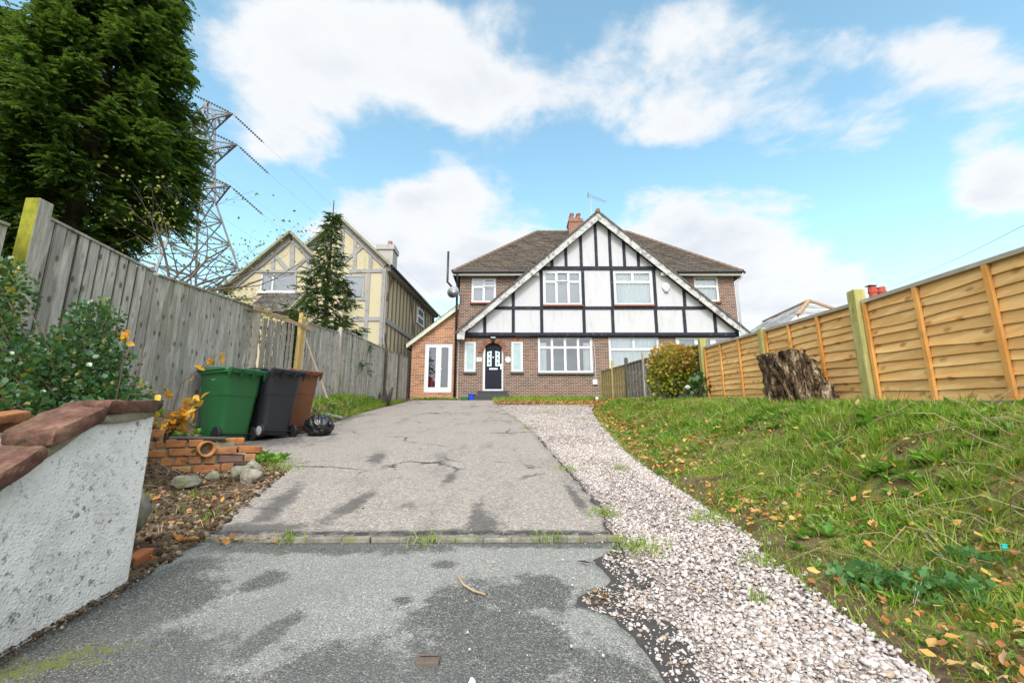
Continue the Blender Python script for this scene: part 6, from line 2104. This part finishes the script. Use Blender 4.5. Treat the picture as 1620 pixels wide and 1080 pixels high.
def leaves_at(tips, per, L0, L1, seed, spread=.08, tpl=(leafV, leafF)):
    q = np.random.default_rng(seed)
    P, Dn = [], []
    for p, d in tips:
        for k in range(per if isinstance(per, int) else (1 if q.random() < per else 0)):
            P.append(np.array(p) + q.normal(0, spread, 3))
            Dn.append(np.array(d) * .5 + q.normal(0, .6, 3) + np.array([0, 0, -.25]))
    P, Dn = np.array(P), np.array(Dn)
    L = L0 + (L1 - L0) * q.random(len(P))
    return inst(tpl[0], tpl[1], P, frames(Dn, q.normal(0, .8, len(P))), L)


q = np.random.default_rng(23)
tb = Vector((-5.35, 6.35, .45))
bt = thing('bare_tree', 'thin autumn tree with few yellow-green leaves above the grey fence', 'tree', tb)
mb, tips = MB(), []
fork = tb + Vector((.12, .15, 1.55))
mb.tube([tb + Vector((0, 0, -.3)), tb + Vector((.06, .05, .8)), fork], [.075, .06, .055], 8)
for dx, dy, dz, L in ((.55, .6, .75, 1.5), (.2, .5, 1.0, 1.6), (-.25, .4, .95, 1.5), (.8, .9, .45, 1.5), (.35, 1.1, .6, 1.4), (.05, .9, .9, 1.3), (.7, .3, .7, 1.5), (.5, 1.3, .35, 1.5), (-.1, .2, 1.0, 1.3)):
    branchy(mb, tips, fork + Vector((q.normal(0, .03), q.normal(0, .03), -.1 * q.random())), Vector((dx, dy, dz)).normalized(), L * .95, .024, 3, q)
trunk_o = mb.build('trunk', M_TWIG, bt, smooth=True)
V, F = leaves_at(tips, .8, .04, .066, 24)
mesh_np('crown', V, F, M_AUTLEAF, bt)


def shrub(name, label, base, blobs, n, L0, L1, mat, seed, stems=10, tpl=(leafV, leafF), cat_='bush', shell=.55, up=.35, partname='foliage', root=None):
    q = np.random.default_rng(seed)
    base = Vector(base)
    root = root or thing(name, label, cat_, base)
    P, Dn = [], []
    wts = np.array([b[3] * b[4] * b[5] for b in blobs]) ** .7
    wts = wts / wts.sum()
    for i, (cx_, cy_, cz_, rx, ry, rz_) in enumerate(blobs):
        m = int(n * wts[i])
        u = q.normal(size=(m, 3)); u /= np.linalg.norm(u, axis=1, keepdims=True)
        r = shell + (1 - shell) * q.random((m, 1)) ** .6
        lump = .72 + .56 * fbm(u[:, 0] * 2.2 + seed, u[:, 1] * 2.2 + u[:, 2] * 2.6, seed + i)
        p = u * r * lump[:, None] * np.array([rx, ry, rz_]) + np.array([cx_, cy_, cz_])
        P.append(p); Dn.append(u + q.normal(0, .45, (m, 3)) + np.array([0, 0, up]))
    P, Dn = np.concatenate(P), np.concatenate(Dn)
    gnd_ = gz(P[:, 0], P[:, 1])
    k = P[:, 2] > gnd_ + .01
    P, Dn = P[k], Dn[k]
    L = L0 + (L1 - L0) * q.random(len(P))
    V, F = inst(tpl[0], tpl[1], P, frames(Dn, q.normal(0, .9, len(P))), L)
    mesh_np(partname, V, F, mat, root)
    if stems:
        sm_ = MB()
        for k in range(stems):
            b = blobs[q.integers(0, len(blobs))]
            e = Vector((b[0] + q.normal(0, b[3] * .4), b[1] + q.normal(0, b[4] * .4), b[2] + b[5] * q.uniform(.1, .8)))
            s = Vector((base.x + q.normal(0, .06), base.y + q.normal(0, .06), base.z - .05))
            m_ = s.lerp(e, .5) + Vector((q.normal(0, .05), q.normal(0, .05), .06))
            sm_.tube([s, m_, e], [.012, .009, .004], 5)
        sm_.build('stems', M_TWIG, root, smooth=True)
    return root


ovalV = [(a * 1.25, b, c_) for a, b, c_ in leafV]
gb_ = g(3.25, 9.2)
bush = shrub('garden_bush', 'rounded yellow-green bush with reddish tips at the joint of the two right fences', (3.25, 9.2, gb_), [(3.28, 9.25, gb_ + .62, .42, .42, .50), (3.55, 9.2, gb_ + .68, .33, .34, .40), (3.08, 9.3, gb_ + .5, .32, .34, .40)],
             2600, .045, .08, M_BUSHG, 3, 16, (ovalV, leafF), shell=.45)
shrub('garden_bush', '', (3.25, 9.2, gb_), [(3.26, 9.2, gb_ + .84, .44, .42, .34), (3.53, 9.15, gb_ + .84, .36, .36, .30)], 1500, .045, .08, M_BUSHO, 4, 0, (ovalV, leafF), shell=.8, partname='young_leaves', root=bush)
gb2 = g(-3.1, 3.35)
shrub('dark_shrub', 'dense dark green leafy shrub at the foot of the grey fence behind the white wall', (-3.1, 3.35, gb2), [(-3.28, 3.45, .48, .34, .34, .42), (-3.5, 3.3, .36, .50, .36, .36), (-4.0, 3.3, .58, .42, .36, .48), (-3.32, 3.5, .86, .20, .18, .22),
                                                                                                              (-2.98, 3.42, .22, .26, .28, .24), (-4.0, 3.4, 1.1, .22, .2, .26), (-3.5, 2.9, .16, .6, .3, .2), (-2.9, 3.2, .1, .25, .25, .16)],
      11500, .022, .050, M_HOLLY, 6, 34, (ovalV, leafF), shell=.25)
# orange sapling: arching stems with hanging leaves
sb = Vector((-3.32, 4.42, g(-3.32, 4.42)))
sp_ = thing('orange_sapling', 'small sapling with bright orange autumn leaves left of the green bin', 'sapling', sb)
q = np.random.default_rng(77)
mb, tips = MB(), []
for k in range(17):
    a = q.uniform(-.5, 3.4)
    L = q.uniform(.35, .72)
    e = sb + Vector((math.cos(a) * L * .5, -abs(math.sin(a)) * L * .2, L * q.uniform(.55, 1.0)))
    m_ = sb.lerp(e, .55) + Vector((0, 0, .06))
    mb.tube([sb, m_, e], [.006, .0045, .002], 5)
    for f in (.45, .6, .72, .84, .93, 1.0):
        p = (sb.lerp(m_, f / .55) if f < .55 else m_.lerp(e, (f - .55) / .45))
        tips.append((p, (e - m_).normalized()))
e = sb + Vector((.36, .15, .98))
m_ = sb + Vector((.1, .0, .62))
mb.tube([sb, m_, e], [.006, .005, .002], 5)
for f in (.2, .45, .6, .75, .9, 1.0):
    tips.append((m_.lerp(e, f), Vector((1, 0, .3))))
mb.build('stems', M_TWIG, sp_)
V, F = leaves_at(tips, 1, .075, .12, 78, .03, ([(a * .75, b, c_) for a, b, c_ in leafV], leafF))
mesh_np('foliage', V, F, M_ORANGE, sp_)
# a bramble runner with orange leaves in the shrub
sb = Vector((-2.75, 3.3, .25))
br2 = thing('bramble', 'thin bramble runner with a few orange leaves over the dark shrub', 'bramble', (-2.8, 3.2, g(-2.8, 3.2)))
mb, tips = MB(), []
for pts in ([(-2.8, 3.2, g(-2.8, 3.2)), (-2.72, 3.15, .45), (-2.70, 3.1, .72)], [(-2.8, 3.2, g(-2.8, 3.2)), (-2.6, 3.1, .28), (-2.42, 3.2, .30)], [(-2.8, 3.2, g(-2.8, 3.2)), (-3.1, 2.8, .22), (-3.3, 2.7, .25)]):
    pts = [Vector(p) for p in pts]
    mb.tube(pts, [.005, .004, .002], 5)
    tips += [(pts[2], Vector((.3, -.3, .1))), (pts[2] + Vector((0, 0, -.03)), Vector((-.4, -.3, 0))), (pts[1].lerp(pts[2], .7), Vector((.6, -.2, 0)))]
mb.build('stems', M_TWIG, br2)
V, F = leaves_at(tips, 2, .05, .075, 79, .02)
mesh_np('foliage', V, F, M_ORANGE, br2)
# yellowing shrubs showing over the fence
shrub('yellow_shrub', 'yellow-green shrub top peeping over the plain grey fence boards', (-5.3, 8.1, .7), [(-5.25, 8.0, 2.25, .42, .6, .42), (-5.0, 7.2, 2.05, .28, .5, .32)], 900, .04, .075, M_AUTLEAF, 31, 12, shell=.3)
shrub('yellow_shrub', 'yellow-green shrub behind the slatted fence panel below the spruce sapling', (-5.4, 9.6, .8), [(-5.5, 9.4, 2.3, .5, .5, .42)], 700, .04, .075, M_BUSHG, 32, 10, shell=.3)
shrub('laurel_sprig', 'green leafy sprigs over the far grey fence below the big spruce', (-5.2, 14.8, 1.3), [(-5.1, 14.9, 2.9, .3, .5, .3), (-5.2, 13.2, 2.75, .3, .5, .25)], 420, .05, .09, M_HOLLY, 33, 8, shell=.3)
# soft leaved plant low on the bank, ground ivy clump by the bins
mx, my = 1.72, 1.95
gm = g(mx, my)
roundV = [(a * 2.0, b, c_) for a, b, c_ in leafV]
shrub('leafy_plant', 'low patch of soft round green leaves at the right foot of the bank', (mx, my, gm), [(mx, my, gm + .035, .21, .16, .05), (mx - .22, my + .14, gm + .05, .14, .1, .04), (mx + .2, my + .1, gm + .1, .14, .1, .05)], 520, .016, .034, M_MINT, 41, 0, (roundV, leafF), 'plant', .1, .9)
cx0, cy0 = -2.6, 4.62
shrub('leafy_plant', 'bright green low plant behind the orange brick tops beside the green bin', (-3.05, 4.35, g(-3.05, 4.35)), [(-3.05, 4.35, g(-3.05, 4.35) + .09, .20, .12, .10)], 160, .03, .055, M_MINT, 42, 0, (roundV, leafF), 'plant', .2, .7)
shrub('laurel_seedling', 'small dark glossy seedling at the right base of the round bush', (3.62, 8.75, g(3.62, 8.75)), [(3.62, 8.7, g(3.62, 8.7) + .28, .22, .18, .24)], 90, .08, .14, M_HOLLY, 43, 5, (ovalV, leafF), 'plant', .3)

# ------------------------------------------------------------------ pylon and wires
M_STEEL = plain('galvanised_steel', (.17, .18, .19), .6, .1, .4, .15, .5)
M_INSUL = plain('grey_insulators', (.13, .135, .14), .35, 0, .5, .2)
PX, PY, PZ = -30.7, 40.0, 3.0
py = thing('pylon', 'grey lattice electricity pylon behind the dark conifer', 'pylon', (PX, PY, PZ))
rot = R(-24)
ex, ey = Vector((math.cos(rot), math.sin(rot), 0)), Vector((-math.sin(rot), math.cos(rot), 0))


def hw(z):
    return float(np.interp(z, [3, 13.5, 22.5, 31.5], [5.8, 3.9, 1.3, .55]))


def leg(sx, sy, z):
    return Vector((PX, PY, 0)) + ex * sx * hw(z) + ey * sy * hw(z) + Vector((0, 0, z))


ms_ = MB()
for sx in (-1, 1):
    for sy in (-1, 1):
        for za, zb_ in ((3, 13.5), (13.5, 22.5), (22.5, 31.5)):
            ms_.bar(leg(sx, sy, za), leg(sx, sy, zb_), .18, .18)
lv = [3, 7.5, 11, 13.5, 16, 18.2, 20.4, 22.5, 24, 25.5, 27, 28.5, 30, 31.5]
for za, zb_ in zip(lv, lv[1:]):
    for c0, c1 in (((-1, -1), (1, -1)), ((1, -1), (1, 1)), ((1, 1), (-1, 1)), ((-1, 1), (-1, -1))):
        ms_.bar(leg(*c0, za), leg(*c1, zb_), .09, .09)
        ms_.bar(leg(*c1, za), leg(*c0, zb_), .09, .09)
        ms_.bar(leg(*c0, zb_), leg(*c1, zb_), .09, .09)
ap = Vector((PX, PY, 33.2))
for sx in (-1, 1):
    for sy in (-1, 1):
        ms_.bar(leg(sx, sy, 31.5), ap, .12, .12)
ms_.build('lattice_tower', M_STEEL, py)
tips_ = []
for z, L in ((30.3, 3.6), (26.6, 4.6), (22.4, 4.1)):
    for s in (-1, 1):
        am = MB()
        tip = Vector((PX, PY, z)) + ex * s * (hw(z) + L)
        for sy in (-1, 1):
            am.bar(leg(s, sy, z - .2), tip, .13, .13)
            am.bar(leg(s, sy, z + 1.5), tip, .12, .12)
            for f in (.3, .6):
                am.bar(leg(s, sy, z - .2).lerp(tip, f), leg(s, sy, z + 1.5).lerp(tip, f), .07, .07)
                am.bar(leg(s, sy, z - .2).lerp(tip, f), leg(s, -sy, z - .2).lerp(tip, f + .25), .07, .07)
                am.bar(leg(s, sy, z + 1.5).lerp(tip, f - .3), leg(s, sy, z - .2).lerp(tip, f), .07, .07)
        am.build('crossarm', M_STEEL, py)
        tips_.append((tip, s))
wires = []
for tip, s in tips_:
    for dvec in (Vector((.72, .42, -.62)), Vector((-.78, -.30, .28)) if s > 0 else Vector((-.6, -.6, -.3))):
        dvec = dvec.normalized()
        st_ = MB()
        for k in range(13):
            c_ = tip + dvec * (.35 + k * .24)
            st_.tube([c_, c_ + dvec * .07, c_ + dvec * .16], [.05, .125, .04], 9)
        st_.tube([tip, tip + dvec * 3.6], .035, 6)
        st_.build('insulator_string', M_INSUL, py)
        if dvec.x > 0:
            wires.append(tip + dvec * 3.6)
for k, p in enumerate(wires):
    lab = ('top left', 'top right', 'middle left', 'middle right', 'bottom left', 'bottom right')[k]
    far = p + Vector((60, 150, -14))
    pts = [p.lerp(far, f) - Vector((0, 0, 9 * 4 * f * (1 - f) * .6)) for f in np.linspace(0, 1, 14)]
    top(MB().tube(pts, .007, 5), 'power_line', M_INSUL, 'thin power line leaving the pylon from its %s crossarm' % lab, 'power line', base=p, group='power lines')
a, b = Vector((19.0, 23.2, 7.5)), Vector((9.5, 6.2, 4.05))
top(MB().tube([a.lerp(b, f) - Vector((0, 0, .25 * 4 * f * (1 - f))) for f in np.linspace(0, 1, 16)], .007, 5), 'telephone_wire', M_INSUL, 'single black telephone wire rising from the red chimney to the right', 'wire', base=a)

# ------------------------------------------------------------------ light and exposure settings
SKY_TINT = (2.65, 2.9, 2.2)
SKY_STR = .092
CLOUD_STR = .585
FILL_GLOW = 4.0  # extra sky brightness behind the camera, added to lift the house front
SUN_E = 1.5
EXPO = .78
CLOUDS = [(500, 60, 300, 130, .95), (700, 130, 180, 110, .55), (420, 190, 140, 90, .6), (780, 280, 70, 45, .45), (640, 315, 150, 44, .75), (1290, 90, 400, 95, .9), (1200, 190, 200, 60, .7), (930, 150, 110, 60, .4), (950, 20, 600, 50, .2),
          (700, 415, 240, 70, 1.35), (1110, 405, 160, 75, 1.0), (1250, 470, 170, 80, .9), (1580, 290, 110, 65, 1.0), (1030, 315, 80, 40, .6), (1210, 310, 90, 28, .6), (1560, 120, 140, 100, .45), (430, 235, 60, 45, .45), (520, 240, 50, 40, .4), (760, 175, 60, 50, .35), (1010, 225, 60, 36, .4), (1090, 195, 60, 40, .4), (1225, 245, 60, 30, .4), (1370, 225, 60, 36, .4), (860, 70, 70, 80, -.55), (590, 235, 40, 30, -.25), (1480, 250, 80, 40, -.2), (440, 300, 70, 45, -.3), (900, 260, 150, 36, -.15), (1400, 350, 120, 50, -.2)]

# ------------------------------------------------------------------ sky, sun, camera
SUN_EL, SUN_AZ = R(46), R(188)
W = bpy.data.worlds.new('World')
SC.world = W
W.use_nodes = True
wt = NT.__new__(NT)
wt.t = W.node_tree
wt.t.nodes.clear()
wout = wt.t.nodes.new('ShaderNodeOutputWorld')
sky = wt.n('TexSky', sky_type='NISHITA', sun_disc=False, sun_elevation=SUN_EL, sun_rotation=SUN_AZ, air_density=.9, dust_density=.0, ozone_density=2.0)
skyc = wt.mix(1.0, sky.outputs[0], SKY_TINT, 'MULTIPLY')
bg1 = wt.n('Background', {'Color': skyc, 'Strength': SKY_STR}).outputs[0]
d = wt.n('TexCoord').outputs['Generated']
sx = wt.n('SeparateXYZ', {0: d})
dx, dy, dz = sx.outputs
# cloud field on a flat layer overhead
den = wt.math('ADD', wt.math('MAXIMUM', dz, 0.0), .16)
pl = wt.n('CombineXYZ', {0: wt.math('DIVIDE', dx, den), 1: wt.math('DIVIDE', dy, den), 2: 0.0}).outputs[0]
f1 = wt.noise(pl, 1.5, 8, .58, .35)
f2 = wt.noise(pl, 4.2, 8, .58, .3)
f3 = wt.noise(pl, 10.0, 6, .6, .3)
fb = wt.math('ADD', wt.math('ADD', wt.math('MULTIPLY', wt.math('SUBTRACT', f1, .5), 2.3), wt.math('MULTIPLY', wt.math('SUBTRACT', f2, .5), 1.1)), wt.math('MULTIPLY', wt.math('SUBTRACT', f3, .5), .5))
# banks of cloud over the northern sky, by bearing (east / north) and height (up / north)
yy = wt.math('MAXIMUM', dy, .05)
ae = wt.n('CombineXYZ', {0: wt.math('DIVIDE', dx, yy), 1: wt.math('DIVIDE', dz, yy), 2: 0.0}).outputs[0]
bank = None
for (px, py, rx, ry, a) in CLOUDS:
    x0, y0, z0 = ray(px, py)
    mp = wt.n('Mapping', {'Vector': ae, 'Location': (x0 / y0, z0 / y0, 0), 'Scale': (rx / 640.0, ry / 600.0, 1)}, vector_type='TEXTURE').outputs[0]
    r2 = wt.n('VectorMath', {0: mp, 1: mp}, operation='DOT_PRODUCT').outputs['Value']
    e = wt.math('MULTIPLY', wt.math('POWER', 2.718, wt.math('MULTIPLY', r2, -1.0)), a)
    bank = e if bank is None else wt.math('ADD', bank, e)
front = wt.step(dy, .0, .25)
bias = wt.math('ADD', wt.math('MULTIPLY', wt.math('SUBTRACT', bank, .55), front), wt.math('MULTIPLY', wt.math('SUBTRACT', 1.0, front), .45))
dens = wt.math('ADD', bias, fb)
mask = wt.math('MULTIPLY', wt.step(dens, -.16, .34), .97)
shade = wt.step(wt.noise(pl, 2.1, 6, .6), .35, .68)
thick = wt.step(dens, .1, .9)
cc = wt.mix(wt.math('MULTIPLY', thick, shade), (.97, .985, 1.0), (.76, .80, .885))
# added fill: clouds round the sun, behind the camera, brightened to light the facade
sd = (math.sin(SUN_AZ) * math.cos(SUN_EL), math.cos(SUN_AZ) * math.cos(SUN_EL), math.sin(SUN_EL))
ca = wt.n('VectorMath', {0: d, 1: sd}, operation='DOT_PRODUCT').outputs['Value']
glow = wt.math('ADD', 1.0, wt.math('MULTIPLY', wt.math('POWER', wt.math('MAXIMUM', ca, 0.0), 3.0), FILL_GLOW))
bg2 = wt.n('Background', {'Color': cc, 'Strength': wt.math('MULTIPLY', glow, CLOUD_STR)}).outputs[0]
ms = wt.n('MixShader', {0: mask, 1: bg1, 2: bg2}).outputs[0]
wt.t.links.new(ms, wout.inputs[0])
W.cycles.sampling_method = 'AUTOMATIC'

sl = bpy.data.lights.new('sun', 'SUN')
sl.energy = SUN_E
sl.angle = R(11)
sl.color = (1.0, .95, .88)
so = bpy.data.objects.new('sun', sl)
COL.objects.link(so)
so.rotation_euler = Vector(sd).to_track_quat('Z', 'Y').to_euler()

cam = bpy.data.cameras.new('camera')
cam.sensor_width = 36
cam.lens = 16
cam.clip_start = .05
cam.clip_end = 2000
co = bpy.data.objects.new('camera', cam)
COL.objects.link(co)
co.rotation_euler = (R(90) + PITCH, 0, 0)
SC.camera = co
SC.view_settings.view_transform = 'Standard'
SC.view_settings.look = 'None'
SC.view_settings.exposure = EXPO
SC.view_settings.gamma = 1
SC.cycles.use_denoising = True
SC.cycles.max_bounces = 6
SC.cycles.diffuse_bounces = 3
SC.cycles.transparent_max_bounces = 8
